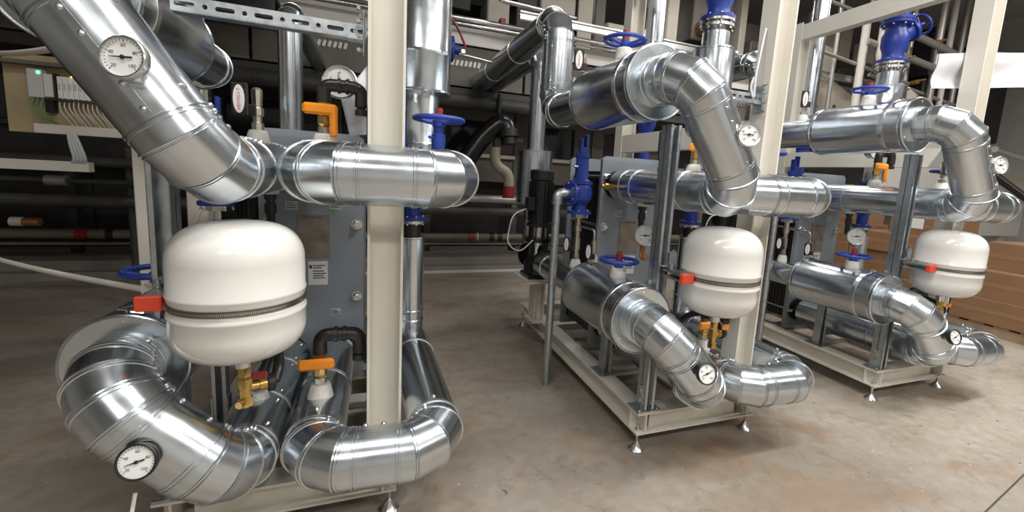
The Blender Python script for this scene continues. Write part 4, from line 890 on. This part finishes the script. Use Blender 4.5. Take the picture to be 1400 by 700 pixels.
T = Thing('sloping_chute', 'large pale chute with sloping side beams at far right', 'chute', (11, 5.3, .3))
T.part('side_beam', lambda mb: mb.prism([(8.3, 3.55), (13.2, 1.95), (13.2, 1.75), (8.3, 3.30)], (0, 5.2, 0), (1, 0, 0), (0, 0, 1), .06), 'beige', key=0)
T.part('side_beam', lambda mb: mb.prism([(8.3, 3.26), (13.2, 1.71), (13.2, 1.64), (8.3, 3.17)], (0, 5.24, 0), (1, 0, 0), (0, 0, 1), .06), 'machine_dark', key=0)
T.part('chute_panel', lambda mb: mb.prism([(8.3, 3.14), (13.2, 1.62), (13.2, .9), (9.2, .9), (8.9, 1.3), (8.3, 1.4)], (0, 5.3, 0), (1, 0, 0), (0, 0, 1), .05), 'panel', key=0)
T.part('handrail', lambda mb: mb.cyl((10.4, 4.7, 2.55), (13.2, 4.7, 2.3), .06, 12), 'steel', key=0)
T.part('leg', lambda mb: mb.span((9.3, 5.3, 0), (9.42, 5.42, 1.0)), 'beige', key=0)
T.part('leg', lambda mb: mb.span((12.6, 5.3, 0), (12.72, 5.42, 1.0)), 'beige', key=0)
T = Thing('dark_machine', 'dark machine block with cables above the chute at far right', 'machine', (12, 6.5, 1.5))
for i, (x0, x1, z0, z1) in enumerate(((10.9, 12.2, 2.9, 4.1), (12.3, 14, 3.0, 5.0), (11.0, 11.6, 4.2, 5.2))): T.part('block', lambda mb, a=(x0, x1, z0, z1): mb.bbox(((a[0]+a[1])/2, 6.6, (a[2]+a[3])/2), (a[1]-a[0], .6, a[3]-a[2]), .03), 'machine_dark', key=0)
for i in range(5): T.part('cable', lambda mb, i=i: mb.tube(rounded([(10.9+i*.2, 6.2, 2.9), (11.2+i*.2, 6.1, 2.5-.1*(i % 2)), (11.9+i*.3, 6.1, 2.7), (12.2+i*.3, 6.2, 3.1)], .3), .03, 8), 'black' if i % 2 else 'tray', key=0)

# ------------------------------------------------------------------ cardboard boxes on pallets at right
def pallet(x, y, lab):
    T = Thing('pallet', lab, 'pallet', (x, y, 0), group='pallets under the boxes')
    for j in range(5): T.part('deck_board', lambda mb, j=j: mb.box((x, y-.48+j*.24, .125), (.8, .14, .022)), 'wood', key=0)
    for j in (-1, 0, 1): T.part('stringer', lambda mb, j=j: mb.box((x+j*.34, y, .057), (.1, 1.1, .112)), 'wood', key=0)
PAL = ((7.35, 2.75, 'wooden pallet under the front boxes at far right'), (7.35, 3.95, 'wooden pallet under the boxes behind the far tank'), (7.35, 5.15, 'wooden pallet under the boxes seen behind the far heat exchanger'))
for a in PAL: pallet(*a)
def carton(x, y, z, sx, sy, sz, lab, rz=0., sticker=False):
    T = Thing('cardboard_box', lab, 'box', (x, y, z), rot=Matrix.Rotation(rz, 3, 'Z'), local=True, group='brown cartons stacked at right')
    T.part('carton', lambda mb: mb.bbox((0, 0, sz/2), (sx, sy, sz), .006), 'cardboard', key=0)
    for q in (-1, 1): T.part('flap', lambda mb, q=q: mb.box((q*sx*.253, 0, sz+.002), (sx*.48, sy*.97, .004)), 'cardboard', key=0)
    T.part('tape_strip', lambda mb: (mb.box((0, 0, sz+.005), (.06, sy*1.001, .0015)), mb.box((0, -sy/2-.001, sz-.06), (.06, .0015, .12)), mb.box((-sx/2-.001, 0, sz*.52), (.0015, sy*.999, .05))), 'tape', key=0)
    if sticker: T.part('sticker', lambda mb: mb.box((-sx/2-.002, sy*.1, sz*.7), (.002, .3, .16)), 'sticker', key=0)
BX = [(7.32, 2.72, .136, .78, 1.1, .30, 'lowest long carton on the front pallet at far right'), (7.34, 2.70, .436, .8, 1.12, .34, 'wide carton on the middle of the front stack at far right'),
      (7.42, 2.78, .776, .6, .62, .34, 'small carton topping the front stack at far right'),
      (7.33, 3.93, .136, .78, 1.12, .32, 'bottom carton behind the far white tank'), (7.36, 3.9, .456, .76, 1.1, .34, 'second carton up behind the far white tank'),
      (7.33, 3.98, .796, .76, 1.05, .28, 'third carton up behind the far white tank'), (7.40, 3.85, 1.076, .7, .7, .26, 'top carton behind the far strut upright with a white sticker'),
      (7.34, 5.14, .136, .78, 1.12, .36, 'bottom carton behind the far heat exchanger'), (7.32, 5.12, .496, .76, 1.1, .34, 'middle carton behind the far heat exchanger'),
      (7.36, 5.15, .836, .74, 1.06, .30, 'upper carton behind the hanging gauge of the far skid'), (7.34, 5.05, 1.136, .6, .8, .2, 'topmost carton behind the far heat exchanger')]
for i, b in enumerate(BX): carton(*b, rz=random.uniform(-.04, .04), sticker=(i in (6,)))
# small floor debris
def crumb(mb, p, r):
    mb.lathe([(r, 0), (r*.9, r*.4), (r*.3, r*.6)], p, (0, 0, 1), 6, smooth=False)
def deb(mb):
    for i in range(38):
        crumb(mb, (random.uniform(.3, 4.6), random.uniform(1.1, 2.3), 0), random.uniform(.003, .008))
solo('floor_debris', deb, 'olive', 'tiny crumbs of dirt scattered on the concrete floor', 'debris', (2, 1.8, 0), kind='stuff')
mm = text_mesh('3', .05, Matrix.Translation((.0, 0, .001)) @ Matrix.Rotation(.3, 4, 'Z'), 'machine_grey')
o = bpy.data.objects.new('floor_mark', mm); COL.objects.link(o); o.location = (.62, 1.93, 0); finish(o, 'faint figure scratched on the floor right of the near skid', 'mark')

# ------------------------------------------------------------------ ceiling lamps
for i, (x, y, z, L_, wt) in enumerate(LAMPS):
    row = 'added front fill' if y < -2 else ('middle' if y < 1 else 'rear')
    T = Thing('ceiling_lamp', 'linear ceiling lamp of the %s row, out of view above the hall' % row, 'lamp', (x, y, z), local=True, key='lamp', group='ceiling lamps of the %s row' % row)
    T.part('housing', lambda mb: mb.bbox((0, 0, .06), (1.7, .3, .07), .01), 'tray')
    T.part('suspension', lambda mb: (mb.cyl((-.6, 0, .09), (-.6, 0, 1.0), .006, 6), mb.cyl((.6, 0, .09), (.6, 0, 1.0), .006, 6)), 'steel')
    li = bpy.data.lights.new('lamp_light', 'AREA'); li.shape = 'RECTANGLE'; li.size = L_; li.size_y = .25; li.energy = wt; li.color = (1, .975, .945)
    lo = bpy.data.objects.new('lamp_light', li); COL.objects.link(lo); lo.parent = T.o; lo.location = (0, 0, .015)
